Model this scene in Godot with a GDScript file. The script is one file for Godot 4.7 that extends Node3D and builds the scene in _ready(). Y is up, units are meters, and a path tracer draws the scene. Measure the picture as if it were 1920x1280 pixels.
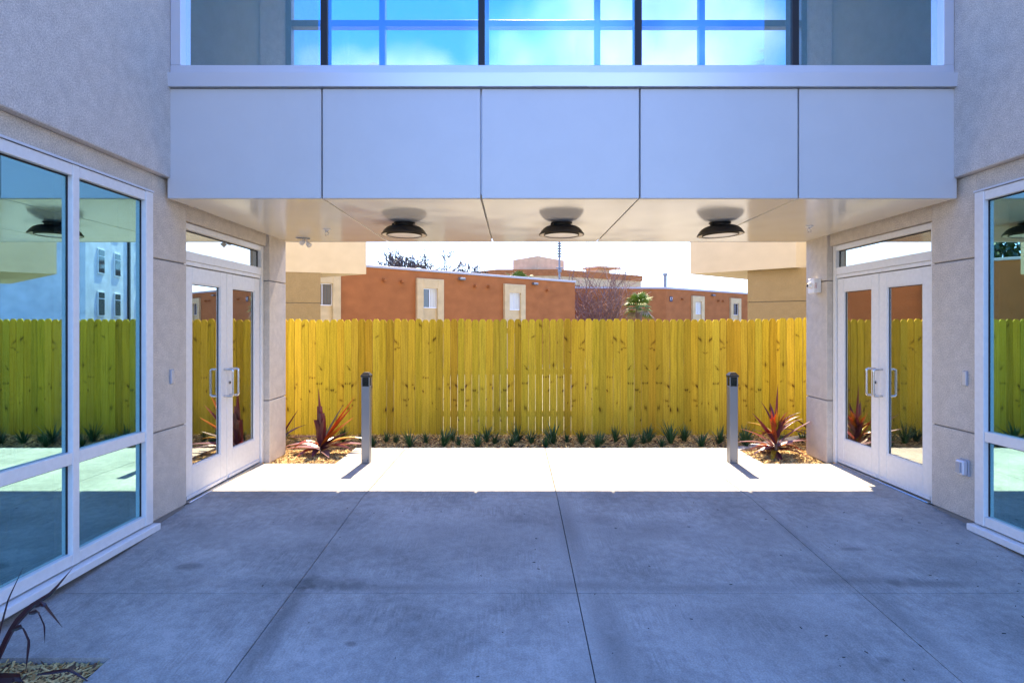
extends Node3D

var rng := RandomNumberGenerator.new()
var M := {}
var used := {}

# ---------------------------------------------------------------- mesh building
class MB:
	var v := PackedVector3Array()
	var n := PackedVector3Array()
	var u := PackedVector2Array()
	var c := PackedColorArray()
	var col := Color(1, 1, 1)

	func tri(a: Vector3, b: Vector3, d: Vector3, ua := Vector2.ZERO, ub := Vector2.ZERO, ud := Vector2.ZERO) -> void:
		var nn := (d - a).cross(b - a).normalized()   # clockwise front
		v.append_array([a, b, d]); n.append_array([nn, nn, nn]); u.append_array([ua, ub, ud]); c.append_array([col, col, col])

	func tri_out(a: Vector3, b: Vector3, d: Vector3, mid: Vector3, ua := Vector2.ZERO, ub := Vector2.ZERO, ud := Vector2.ZERO) -> void:
		if (d - a).cross(b - a).dot((a + b + d) / 3.0 - mid) < 0.0:
			tri(a, d, b, ua, ud, ub)
		else:
			tri(a, b, d, ua, ub, ud)

	func quad_out(a: Vector3, b: Vector3, d: Vector3, e: Vector3, mid: Vector3) -> void:
		tri_out(a, b, d, mid); tri_out(a, d, e, mid)

	func trin(a: Vector3, b: Vector3, d: Vector3, na: Vector3, nb: Vector3, nd: Vector3) -> void:
		v.append_array([a, b, d]); n.append_array([na, nb, nd]); u.append_array([Vector2.ZERO, Vector2.ZERO, Vector2.ZERO]); c.append_array([col, col, col])

	func box(a: Vector3, b: Vector3) -> void:
		var lo := a.min(b)
		var hi := a.max(b)
		var m := (lo + hi) / 2.0
		var p := []
		for k in 8:
			p.append(Vector3(hi.x if k & 1 else lo.x, hi.y if k & 2 else lo.y, hi.z if k & 4 else lo.z))
		for q in [[0, 1, 3, 2], [4, 5, 7, 6], [0, 1, 5, 4], [2, 3, 7, 6], [0, 2, 6, 4], [1, 3, 7, 5]]:
			quad_out(p[q[0]], p[q[1]], p[q[2]], p[q[3]], m)

	# box with chamfered edges
	func bev(a: Vector3, b: Vector3, r := 0.004) -> void:
		var lo := a.min(b)
		var hi := a.max(b)
		var m := (lo + hi) / 2.0
		var hs := (hi - lo) / 2.0
		r = minf(r, minf(hs.x, minf(hs.y, hs.z)) * 0.45)
		var P := func(sx: float, sy: float, sz: float, ax: int) -> Vector3:
			var q := Vector3(sx * (hs.x - (0.0 if ax == 0 else r)), sy * (hs.y - (0.0 if ax == 1 else r)), sz * (hs.z - (0.0 if ax == 2 else r)))
			return m + q
		for s in [-1.0, 1.0]:
			quad_out(P.call(s, -1., -1., 0), P.call(s, 1., -1., 0), P.call(s, 1., 1., 0), P.call(s, -1., 1., 0), m)
			quad_out(P.call(-1., s, -1., 1), P.call(1., s, -1., 1), P.call(1., s, 1., 1), P.call(-1., s, 1., 1), m)
			quad_out(P.call(-1., -1., s, 2), P.call(1., -1., s, 2), P.call(1., 1., s, 2), P.call(-1., 1., s, 2), m)
			for t in [-1.0, 1.0]:
				quad_out(P.call(s, t, -1., 0), P.call(s, t, 1., 0), P.call(s, t, 1., 1), P.call(s, t, -1., 1), m)
				quad_out(P.call(s, -1., t, 0), P.call(s, 1., t, 0), P.call(s, 1., t, 2), P.call(s, -1., t, 2), m)
				quad_out(P.call(-1., s, t, 1), P.call(1., s, t, 1), P.call(1., s, t, 2), P.call(-1., s, t, 2), m)
				for w in [-1.0, 1.0]:
					tri_out(P.call(s, t, w, 0), P.call(s, t, w, 1), P.call(s, t, w, 2), m)

	# lathe round local y: profile of (radius, y)
	func lathe(prof: Array, seg := 32, at := Vector3.ZERO, basis := Basis()) -> void:
		for i in prof.size() - 1:
			var p: Vector2 = prof[i]
			var q: Vector2 = prof[i + 1]
			var d := q - p
			var pn := Vector2(-d.y, d.x).normalized()
			for k in seg:
				var a0 := TAU * k / seg
				var a1 := TAU * (k + 1) / seg
				var f := func(r: Vector2, a: float) -> Vector3: return at + basis * Vector3(r.x * cos(a), r.y, r.x * sin(a))
				var g := func(a: float) -> Vector3: return basis * Vector3(pn.x * cos(a), pn.y, pn.x * sin(a))
				var A: Vector3 = f.call(p, a0)
				var B: Vector3 = f.call(p, a1)
				var C: Vector3 = f.call(q, a1)
				var D: Vector3 = f.call(q, a0)
				var n0: Vector3 = g.call(a0)
				var n1: Vector3 = g.call(a1)
				if (C - A).cross(B - A).dot(n0) < 0:
					if q.x > 1e-5: trin(A, C, B, n0, n1, n1) if p.x > 1e-5 else trin(A, D, C, n0, n0, n1)
					if p.x > 1e-5 and q.x > 1e-5: trin(A, D, C, n0, n0, n1)
					elif q.x <= 1e-5: trin(A, D, B, n0, n0, n1)
				else:
					if q.x > 1e-5: trin(A, B, C, n0, n1, n1) if p.x > 1e-5 else trin(A, C, D, n0, n1, n0)
					if p.x > 1e-5 and q.x > 1e-5: trin(A, C, D, n0, n1, n0)
					elif q.x <= 1e-5: trin(A, B, D, n0, n1, n0)

	# tube along points with radii
	func tube(pts: Array, rad: Array, seg := 6, caps := true) -> void:
		var rings := []
		var dirs := []
		var up := Vector3(0.31, 0.2, 0.93).normalized()
		for i in pts.size():
			var a: Vector3 = pts[maxi(i - 1, 0)]
			var b: Vector3 = pts[mini(i + 1, pts.size() - 1)]
			var d := (b - a).normalized()
			var x := up.cross(d)
			if x.length() < 0.05: x = Vector3(1, 0, 0).cross(d)
			x = x.normalized()
			var y := d.cross(x).normalized()
			up = y.cross(x).normalized() if absf(y.cross(x).dot(up)) > 0.9 else up
			var ring := []
			var dn := []
			for k in seg:
				var t := TAU * k / seg
				var o := x * cos(t) + y * sin(t)
				ring.append(pts[i] + o * rad[i]); dn.append(o)
			rings.append(ring); dirs.append(dn)
		for i in pts.size() - 1:
			for k in seg:
				var j := (k + 1) % seg
				var A: Vector3 = rings[i][k]
				var B: Vector3 = rings[i][j]
				var C: Vector3 = rings[i + 1][j]
				var D: Vector3 = rings[i + 1][k]
				if (C - A).cross(B - A).dot(dirs[i][k]) > 0:
					trin(A, B, C, dirs[i][k], dirs[i][j], dirs[i + 1][j]); trin(A, C, D, dirs[i][k], dirs[i + 1][j], dirs[i + 1][k])
				else:
					trin(A, C, B, dirs[i][k], dirs[i + 1][j], dirs[i][j]); trin(A, D, C, dirs[i][k], dirs[i + 1][k], dirs[i + 1][j])
		if caps:
			for e in [0, pts.size() - 1]:
				var inner: Vector3 = pts[1] if e == 0 else pts[e - 1]
				for k in seg:
					tri_out(pts[e], rings[e][k], rings[e][(k + 1) % seg], inner)

	# vertical prism over a plan polygon of (x, z); heights by a callable of (x, z) or plain numbers
	func prism(poly: PackedVector2Array, y0: float, y1: float, slope := 0.0, zfrom := 0.0, most := 0.0) -> void:
		var idx := Geometry2D.triangulate_polygon(poly)
		var mid := Vector2.ZERO
		for p in poly: mid += p / poly.size()
		var hy := func(p: Vector2) -> float: return y1 - clampf(zfrom + p.y, 0.0, most) * slope
		var ly := func(p: Vector2) -> float: return y0 - clampf(zfrom + p.y, 0.0, most) * slope
		for i in range(0, idx.size(), 3):
			var q := [poly[idx[i]], poly[idx[i + 1]], poly[idx[i + 2]]]
			var up := []
			var dn := []
			for p in q:
				up.append(Vector3(p.x, hy.call(p), p.y)); dn.append(Vector3(p.x, ly.call(p), p.y))
			tri_out(up[0], up[1], up[2], up[0] - Vector3(0, 1, 0), q[0], q[1], q[2])
			tri_out(dn[0], dn[1], dn[2], dn[0] + Vector3(0, 1, 0))
		var turn := 0.0
		for i in poly.size():
			var a := poly[i]
			var b := poly[(i + 1) % poly.size()]
			turn += (b.x - a.x) * (b.y + a.y)
		for i in poly.size():
			var a := poly[i]
			var b := poly[(i + 1) % poly.size()]
			var out := Vector2(b.y - a.y, a.x - b.x).normalized() * (1.0 if turn < 0 else -1.0)
			var m2 := (a + b) / 2 - out
			quad_out(Vector3(a.x, ly.call(a), a.y), Vector3(b.x, ly.call(b), b.y), Vector3(b.x, hy.call(b), b.y), Vector3(a.x, hy.call(a), a.y), Vector3(m2.x, (y0 + y1) / 2, m2.y))

	# face polygon in local xy, thickness along z
	func slab_xy(poly: PackedVector2Array, z0: float, z1: float, uvs := PackedVector2Array()) -> void:
		var mid := Vector3.ZERO
		for p in poly: mid += Vector3(p.x, p.y, 0) / poly.size()
		mid.z = (z0 + z1) / 2
		var N := poly.size()
		for i in range(1, N - 1):
			var ua := uvs[0] if uvs.size() else Vector2.ZERO
			var ub := uvs[i] if uvs.size() else Vector2.ZERO
			var uc := uvs[i + 1] if uvs.size() else Vector2.ZERO
			for z in [z0, z1]:
				tri_out(Vector3(poly[0].x, poly[0].y, z), Vector3(poly[i].x, poly[i].y, z), Vector3(poly[i + 1].x, poly[i + 1].y, z), mid, ua, ub, uc)
		for i in N:
			var j := (i + 1) % N
			var a := Vector3(poly[i].x, poly[i].y, z0)
			var b := Vector3(poly[j].x, poly[j].y, z0)
			var d := Vector3(poly[j].x, poly[j].y, z1)
			var e := Vector3(poly[i].x, poly[i].y, z1)
			var ui := uvs[i] if uvs.size() else Vector2.ZERO
			var uj := uvs[j] if uvs.size() else Vector2.ZERO
			tri_out(a, b, d, mid, ui, uj, uj); tri_out(a, d, e, mid, ui, uj, ui)

	# blade: folded ribbon along points; wide at the given half-widths; fold = depth of the crease
	func blade(pts: Array, half: Array, side: Vector3, fold := 0.3) -> void:
		for i in pts.size() - 1:
			var q := []
			for k in [i, i + 1]:
				var a: Vector3 = pts[maxi(k - 1, 0)]
				var b: Vector3 = pts[mini(k + 1, pts.size() - 1)]
				var d := (b - a).normalized()
				var s := (side - d * side.dot(d)).normalized()
				var up := s.cross(d).normalized()
				q.append([pts[k] - s * half[k] + up * half[k] * fold, pts[k], pts[k] + s * half[k] + up * half[k] * fold])
			for e in 2:
				tri(q[0][e], q[0][e + 1], q[1][e + 1]); tri(q[0][e], q[1][e + 1], q[1][e])

	func mesh(mat: Material) -> ArrayMesh:
		var arr := []
		arr.resize(Mesh.ARRAY_MAX)
		arr[Mesh.ARRAY_VERTEX] = v
		arr[Mesh.ARRAY_NORMAL] = n
		arr[Mesh.ARRAY_TEX_UV] = u
		arr[Mesh.ARRAY_COLOR] = c
		var m := ArrayMesh.new()
		m.add_surface_from_arrays(Mesh.PRIMITIVE_TRIANGLES, arr)
		m.surface_set_material(0, mat)
		return m

# ---------------------------------------------------------------- objects
func numbered(called: String) -> String:
	var k: int = used.get(called, 0)
	used[called] = k + 1
	return called if k == 0 else "%s_%03d" % [called, k]

func tag(o: Node, label := "", category := "", group := "", kind := "") -> Node:
	if label: o.set_meta("label", label)
	if category: o.set_meta("category", category)
	if group: o.set_meta("group", group)
	if kind: o.set_meta("kind", kind)
	return o

func thing(called: String, label: String, category: String, at := Vector3.ZERO, turn := 0.0, group := "") -> Node3D:
	var o := Node3D.new()
	o.name = numbered(called)
	add_child(o)
	o.position = at
	o.rotation.y = turn
	tag(o, label, category, group)
	return o

func part(called: String, mb: MB, mat: Material, parent: Node) -> MeshInstance3D:
	return put(called, mb.mesh(mat), parent)

func put(called: String, mesh: Mesh, parent: Node) -> MeshInstance3D:
	var o := MeshInstance3D.new()
	o.name = numbered(called) if parent == self else called
	o.mesh = mesh
	parent.add_child(o, true)
	return o

# ---------------------------------------------------------------- materials
func L(r: float, g: float, b: float) -> Color:
	return Color(r, g, b).linear_to_srgb()

func mat(called: String, albedo: Color, rough := 0.8, metal := 0.0, spec := 0.5) -> StandardMaterial3D:
	var m := StandardMaterial3D.new()
	m.resource_name = called
	m.albedo_color = albedo
	m.roughness = rough
	m.metallic = metal
	m.metallic_specular = spec
	M[called] = m
	return m

func noise_image(size: int, freq: float, sd: int, octaves := 4, stretch := 1) -> Image:
	var f := FastNoiseLite.new()
	f.seed = sd
	f.frequency = freq
	f.fractal_octaves = octaves
	var im := f.get_seamless_image(size, size / stretch)
	if stretch > 1: im.resize(size, size, Image.INTERPOLATE_CUBIC)
	return im

# tint texture: multiplies the albedo by lo..hi following noise images with weights
func tint_tex(size: int, layers: Array, lo: Color, hi: Color, gain := 1.0) -> ImageTexture:
	var datas := []
	for l in layers: datas.append((l[0] as Image).get_data())
	var out := PackedByteArray()
	out.resize(size * size * 3)
	for i in size * size:
		var t := 0.0
		for k in layers.size(): t += (datas[k][i] / 255.0 - 0.5) * layers[k][1]
		t = clampf(0.5 + t * gain, 0, 1)
		var q := lo.lerp(hi, t)
		out[i * 3] = int(q.r * 255); out[i * 3 + 1] = int(q.g * 255); out[i * 3 + 2] = int(q.b * 255)
	return ImageTexture.create_from_image(Image.create_from_data(size, size, false, Image.FORMAT_RGB8, out))

func normal_tex(im: Image, strength: float) -> ImageTexture:
	var b: Image = im.duplicate()
	b.convert(Image.FORMAT_RF)
	b.bump_map_to_normal_map(strength)
	b.convert(Image.FORMAT_RGB8)
	return ImageTexture.create_from_image(b)

func triplanar(m: StandardMaterial3D, tex: Texture2D, metres: float, nrm: Texture2D = null, nscale := 1.0) -> void:
	m.uv1_triplanar = true
	m.uv1_world_triplanar = true
	m.uv1_scale = Vector3.ONE / metres
	m.albedo_texture = tex
	if nrm:
		m.normal_enabled = true
		m.normal_texture = nrm
		m.normal_scale = nscale

# coated pane: part of the light is mirrored, the rest passes
func coated(called: String, mirror: Color, share: float) -> void:
	var im := Image.create(4, 4, false, Image.FORMAT_RGB8)
	im.fill(Color(1.0, 0.0, 1.0))
	var m := ORMMaterial3D.new()
	m.resource_name = called
	m.orm_texture = ImageTexture.create_from_image(im)
	m.albedo_color = Color(mirror.r, mirror.g, mirror.b, share)
	m.transparency = BaseMaterial3D.TRANSPARENCY_ALPHA
	M[called] = m

# patio texture: 8 m square from x = -4 and distance 0, with broom marks and the stains the slabs carry
func concrete_texture() -> ImageTexture:
	var S := 1536
	var a := noise_image(S, 0.006, 3, 5).get_data()
	var b := noise_image(S, 0.05, 4, 3).get_data()
	var f := FastNoiseLite.new()
	f.seed = 9
	f.frequency = 0.32
	f.fractal_octaves = 2
	var strip := f.get_seamless_image(S, 96)
	strip.resize(S, S, Image.INTERPOLATE_CUBIC)
	var st := strip.get_data()
	var g := noise_image(S, 0.9, 6, 1).get_data()
	var mask := noise_image(S, 0.011, 12, 3).get_data()
	var val := PackedFloat32Array()
	val.resize(S * S)
	for i in S * S:
		var streak := clampf((mask[i] - 90) / 110.0, 0, 1)
		val[i] = 0.86 + (a[i] - 128) * 0.0008 + (b[i] - 128) * 0.0005 + (st[i] - 128) * 0.0006 * streak + (g[i] - 128) * 0.0008
	var px := S / 8.0
	# dirt gathered along joints and a few spots: x, distance, half sizes, strength
	var spots := [
		[-1.43, 3.25, 0.07, 0.75, 0.26], [-1.40, 3.62, 0.42, 0.09, 0.26], [-0.9, 3.57, 0.6, 0.05, 0.14], [0.44, 3.6, 0.35, 0.06, 0.13],
		[0.42, 4.5, 0.09, 0.55, 0.16], [0.50, 3.0, 0.08, 0.5, 0.16], [1.2, 3.56, 0.6, 0.05, 0.14], [2.22, 3.66, 0.38, 0.07, 0.2], [2.25, 3.2, 0.07, 0.5, 0.12], [2.2, 4.4, 0.06, 0.6, 0.12], [2.75, 3.62, 0.3, 0.05, 0.24],
		[-2.33, 3.86, 0.085, 0.05, 0.3], [0.72, 4.72, 0.1, 0.1, 0.16], [0.05, 4.7, 0.25, 0.07, 0.12], [-1.02, 4.1, 0.1, 0.09, 0.12], [2.52, 4.15, 0.08, 0.03, 0.22],
		[0.95, 4.5, 0.3, 0.16, 0.09], [-0.4, 4.2, 0.5, 0.4, 0.05], [1.4, 3.1, 0.4, 0.3, 0.06], [2.9, 3.0, 0.25, 0.15, 0.1], [-0.95, 2.95, 0.03, 0.02, 0.3], [1.9, 2.8, 0.05, 0.03, 0.25], [3.1, 3.9, 0.2, 0.1, 0.1],
		[-0.3, 5.7, 0.5, 0.2, 0.06], [1.2, 6.3, 0.4, 0.2, 0.06], [-0.8, 6.9, 0.6, 0.2, 0.08], [0.6, 7.1, 0.8, 0.15, 0.07], [-1.5, 7.1, 0.5, 0.2, 0.06], [2.4, 7.2, 0.4, 0.15, 0.06]]
	for s in spots:
		var x0 := clampi(int((s[0] + 4 - s[2] * 2) * px), 0, S - 1)
		var x1 := clampi(int((s[0] + 4 + s[2] * 2) * px), 0, S - 1)
		var z0 := clampi(int((s[1] - s[3] * 2) * px), 0, S - 1)
		var z1 := clampi(int((s[1] + s[3] * 2) * px), 0, S - 1)
		for z in range(z0, z1):
			for x in range(x0, x1):
				var dx: float = (x / px - 4 - s[0]) / s[2]
				var dz: float = (z / px - s[1]) / s[3]
				var i := z * S + x
				var e := 1.25 - sqrt(dx * dx + dz * dz) + (a[i] - 128) * 0.006 + (b[i] - 128) * 0.005
				if e > 0: val[i] *= 1.0 - s[4] * minf(e * 0.75, 0.7)
	var out := PackedByteArray()
	out.resize(S * S * 3)
	for i in S * S:
		var t := clampf(val[i], 0, 1)
		out[i * 3] = int(t * 253); out[i * 3 + 1] = int(t * 250); out[i * 3 + 2] = int(t * 243)
	return ImageTexture.create_from_image(Image.create_from_data(S, S, false, Image.FORMAT_RGB8, out))

# twelve board strips side by side, with grain, knots and rows of nails
func wood_texture() -> ImageTexture:
	var W := 960
	var H := 1440
	var r := RandomNumberGenerator.new()
	r.seed = 77
	var f := FastNoiseLite.new()
	f.seed = 21
	f.frequency = 0.02
	f.fractal_octaves = 3
	var fine := noise_image(1440, 0.6, 33, 2, 12).get_data()   # long fibres run along the second axis
	var out := PackedByteArray()
	out.resize(W * H * 3)
	var n := 12
	var bw := W / n
	for b in n:
		var knots := []
		for k in r.randi_range(1, 3):
			var kr := r.randf_range(4.0, 11.0)
			knots.append([r.randf_range(0.0, 1.0) * bw, r.randf_range(0.04, 0.96) * H, kr, kr * r.randf_range(0.8, 2.2), r.randf_range(-0.9, 0.9), r.randf_range(0.35, 0.85)])
		if b % 3 == 0:
			var ky := r.randf_range(0.15, 0.85) * H
			for k in 3: knots.append([(0.2 + 0.3 * k) * bw, ky + r.randf_range(-16, 16), r.randf_range(4, 9), r.randf_range(4, 8), r.randf_range(-0.6, 0.6), 0.6])
		var base := Vector3(0.92, 0.90, 0.84).lerp(Vector3(1.0, 0.985, 0.99), r.randf())
		var off := r.randf() * 900
		var green := r.randf() * 0.06
		for y in H:
			for x in bw:
				var g := f.get_noise_2d(x * 2.4 + off + 7.0 * f.get_noise_2d(off, y * 0.35), y * 0.055 + off * 3)
				var ring := sin((x * 0.22 + g * 9.0 + off))
				var t := 1.0 + g * 0.15 + ring * 0.04 + (fine[((b * bw + x) % 1440) * 1440 + y] - 128) * 0.0018
				var dark := 0.0
				for k in knots:
					var dy: float = y - k[1]
					if absf(dy) > 70: continue
					var dx: float = x - k[0] + dy * k[4]
					var d := sqrt(dx * dx / (k[2] * k[2]) + dy * dy / (k[3] * k[3])) + g * 1.6
					if d < 0.6: dark = maxf(dark, k[5])
					elif d < 1.3: dark = maxf(dark, k[5] * lerpf(1.0, 0.35, (d - 0.6) / 0.7))
					elif d < 3.4: dark = maxf(dark, k[5] * 0.35 * (3.4 - d) / 2.1 * (0.7 + 0.3 * sin(d * 9)))
				for ny in [150, 660, 1190]:
					for nx in [0.24, 0.72]:
						if absf(y - ny - (b * 5) % 7) < 2.6 and absf(x - nx * bw) < 2.4: dark = maxf(dark, 0.3)
				var c := base * t
				c = c.lerp(Vector3(0.34, 0.24, 0.22), dark)
				var i := (y * W + b * bw + x) * 3
				out[i] = clampi(int((c.x - green) * 245), 0, 255); out[i + 1] = clampi(int(c.y * 245), 0, 255); out[i + 2] = clampi(int(c.z * 245), 0, 255)
	return ImageTexture.create_from_image(Image.create_from_data(W, H, false, Image.FORMAT_RGB8, out))

func make_materials() -> void:
	var c := mat("concrete", L(0.50, 0.485, 0.465), 0.88, 0, 0.35)
	c.albedo_texture = concrete_texture()
	var cn := noise_image(512, 0.25, 5, 4)
	c.uv1_scale = Vector3(1, 1, 1)
	var grain := noise_image(512, 0.32, 11, 3)
	var blot := noise_image(512, 0.012, 14, 4)
	var coarse := noise_image(512, 0.13, 15, 2)
	var stucco_tint := tint_tex(512, [[grain, 0.7], [coarse, 1.0], [blot, 0.3]], Color(0.76, 0.755, 0.755), Color(1, 1, 1), 1.0)
	var stucco_n := normal_tex(coarse, 2.0)
	triplanar(mat("stucco", L(0.78, 0.695, 0.58), 0.92, 0, 0.25), stucco_tint, 0.9, stucco_n, 0.8)
	triplanar(mat("stucco_upper", L(0.77, 0.71, 0.64), 0.92, 0, 0.25), stucco_tint, 0.9, stucco_n, 0.8)
	triplanar(mat("taupe_stucco", L(0.42, 0.33, 0.19), 0.92, 0, 0.25), stucco_tint, 1.1, stucco_n, 0.5)
	var soft := tint_tex(256, [[noise_image(256, 0.02, 41, 4), 0.8], [noise_image(256, 0.4, 42, 2), 0.3]], Color(0.93, 0.93, 0.92), Color(1, 1, 1))
	triplanar(mat("cream_stucco", L(0.66, 0.585, 0.45), 0.9, 0, 0.25), soft, 2.0)
	var wall_tint := tint_tex(256, [[noise_image(256, 0.018, 43, 4, 1), 0.9], [noise_image(256, 0.3, 44, 2), 0.5]], Color(0.84, 0.84, 0.84), Color(1, 1, 1))
	triplanar(mat("terracotta", L(0.42, 0.16, 0.055), 0.9, 0, 0.25), wall_tint, 2.6)
	triplanar(mat("cream_trim", L(0.68, 0.54, 0.30), 0.85, 0, 0.3), wall_tint, 2.2)
	triplanar(mat("far_cream", L(0.62, 0.48, 0.28), 0.9, 0, 0.25), wall_tint, 5.0)
	triplanar(mat("white_render", L(0.74, 0.74, 0.74), 0.9, 0, 0.25), wall_tint, 5.0)
	mat("brown_siding", L(0.09, 0.06, 0.05), 0.7)
	# metal panels, slightly wavy
	var wave := noise_image(256, 0.012, 51, 2)
	var fas := mat("fascia_metal", L(0.62, 0.61, 0.59), 0.36, 0.12, 0.5)
	triplanar(fas, tint_tex(256, [[noise_image(256, 0.03, 52, 3), 0.5]], Color(0.97, 0.97, 0.97), Color(1, 1, 1)), 3.0, normal_tex(wave, 4.0), 0.03)
	var sof := mat("soffit_metal", L(0.90, 0.87, 0.80), 0.14, 0.25, 0.6)
	triplanar(sof, tint_tex(256, [[noise_image(256, 0.03, 53, 3), 0.5]], Color(0.97, 0.97, 0.96), Color(1, 1, 1)), 3.0, normal_tex(noise_image(256, 0.012, 57, 2), 5.0), 0.06)
	mat("flashing_metal", L(0.72, 0.73, 0.76), 0.28, 0.55)
	mat("anodised_frame", L(0.66, 0.67, 0.71), 0.34, 0.45)
	triplanar(mat("white_frame", L(0.80, 0.79, 0.76), 0.38, 0.0, 0.5), tint_tex(256, [[noise_image(256, 0.05, 54, 4), 0.8]], Color(0.95, 0.95, 0.95), Color(1, 1, 1)), 0.8)
	mat("shaded_frame", L(0.16, 0.18, 0.20), 0.4, 0.3)  # rear frame metal, colour darkened to stand for its shaded indoor side
	mat("gasket", L(0.012, 0.012, 0.014), 0.6)
	mat("steel", L(0.62, 0.61, 0.60), 0.22, 1.0)
	mat("interior", L(0.30, 0.30, 0.29), 0.9)
	mat("interior_floor", L(0.20, 0.19, 0.18), 0.5)
	mat("gap_shade", L(0.22, 0.21, 0.20), 0.95)  # grey standing in for shade in wall reveals and below the sills
	mat("membrane", L(0.35, 0.35, 0.35), 0.9)
	coated("storefront_glass", Color(0.66, 0.88, 0.90), 0.70)
	coated("door_glass", Color(0.90, 0.92, 0.90), 0.56)
	coated("upper_glass", Color(0.50, 0.84, 0.98), 0.25)
	var gl := mat("clear_glass", Color(1, 1, 1, 0.04), 0.02)
	gl.transparency = BaseMaterial3D.TRANSPARENCY_ALPHA
	var gd := mat("dark_glass", L(0.03, 0.04, 0.05), 0.06)
	gd.metallic_specular = 0.7
	mat("blind", L(0.60, 0.62, 0.56), 0.8)
	mat("lamp_bronze", L(0.022, 0.017, 0.014), 0.42, 0.3)
	mat("lamp_reflector", L(0.82, 0.70, 0.56), 0.35)
	var ln := mat("lamp_lens", L(0.92, 0.90, 0.86), 0.18)
	ln.clearcoat_enabled = true
	ln.clearcoat = 0.8
	mat("white_plastic", L(0.80, 0.79, 0.78), 0.4)
	mat("grey_plastic", L(0.36, 0.36, 0.38), 0.45)
	mat("red_print", L(0.45, 0.05, 0.03), 0.6)
	mat("bollard_paint", L(0.24, 0.245, 0.26), 0.34, 0.5)
	mat("bollard_cap", L(0.020, 0.020, 0.022), 0.38)
	mat("black_lens", L(0.006, 0.006, 0.007), 0.12)
	# fence
	var wt := wood_texture()
	var tints := [L(0.58, 0.42, 0.034), L(0.53, 0.40, 0.040), L(0.63, 0.465, 0.045), L(0.48, 0.32, 0.026)]
	for k in 4:
		var w := mat("fence_wood_%d" % k, tints[k], 0.82, 0, 0.3)
		w.albedo_texture = wt
	mat("rail_wood", L(0.55, 0.40, 0.12), 0.85)
	# planting
	var lg := mat("lily_leaf", Color(1, 1, 1), 0.42)
	lg.vertex_color_use_as_albedo = true
	lg.backlight_enabled = true
	lg.backlight = Color(0.25, 0.35, 0.1)
	var cl := mat("cordyline_leaf", Color(1, 1, 1), 0.28)
	cl.vertex_color_use_as_albedo = true
	cl.backlight_enabled = true
	cl.backlight = Color(0.62, 0.20, 0.07)
	var dl := mat("dark_leaf", L(0.030, 0.012, 0.016), 0.36)
	dl.backlight_enabled = true
	dl.backlight = Color(0.2, 0.04, 0.03)
	var ch := mat("mulch_chip", Color(1, 1, 1), 0.85)
	ch.vertex_color_use_as_albedo = true
	mat("soil", L(0.07, 0.042, 0.022), 0.95)
	mat("bark", L(0.16, 0.11, 0.08), 0.9)
	mat("grey_twig", L(0.09, 0.075, 0.07), 0.9)
	mat("shrub_twig", L(0.20, 0.12, 0.10), 0.9)
	var fo := mat("foliage", Color(1, 1, 1), 0.5)
	fo.vertex_color_use_as_albedo = true
	fo.backlight_enabled = true
	fo.backlight = Color(0.3, 0.4, 0.1)
	var gt := tint_tex(256, [[noise_image(256, 0.02, 61, 4), 1.0], [noise_image(256, 0.4, 62, 2), 0.8]], Color(0.7, 0.7, 0.68), Color(1, 1, 1))
	triplanar(mat("ground", L(0.30, 0.28, 0.22), 0.95, 0, 0.2), gt, 6.0)
	mat("galvanised", L(0.20, 0.21, 0.23), 0.45, 0.5)
	mat("sign_navy", L(0.012, 0.014, 0.06), 0.4)
	mat("sign_white", L(0.8, 0.8, 0.8), 0.5)
	mat("bin_green", L(0.05, 0.22, 0.20), 0.4)
	mat("roof_trim", L(0.40, 0.41, 0.44), 0.5, 0.2)
	mat("kerb", L(0.45, 0.42, 0.38), 0.9)
	mat("litter", L(0.05, 0.035, 0.022), 0.9)
	mat("nail", L(0.3, 0.3, 0.3), 0.4, 0.8)

# ground level below the patio: level under the bridge, falling towards the open end
func fall(_x: float, z: float) -> float:
	return -clampf(5.27 + z, 0.0, 6.6) * 0.059

# ---------------------------------------------------------------- the wings
# outward distance o from the wing's face line, distance d ahead of the origin
func wbox(mb: MB, s: float, W: float, o0: float, o1: float, d0: float, d1: float, y0: float, y1: float, r := 0.0) -> void:
	var a := Vector3(s * (W + o0), y0, -d0)
	var b := Vector3(s * (W + o1), y1, -d1)
	if r > 0: mb.bev(a, b, r)
	else: mb.box(a, b)

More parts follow.
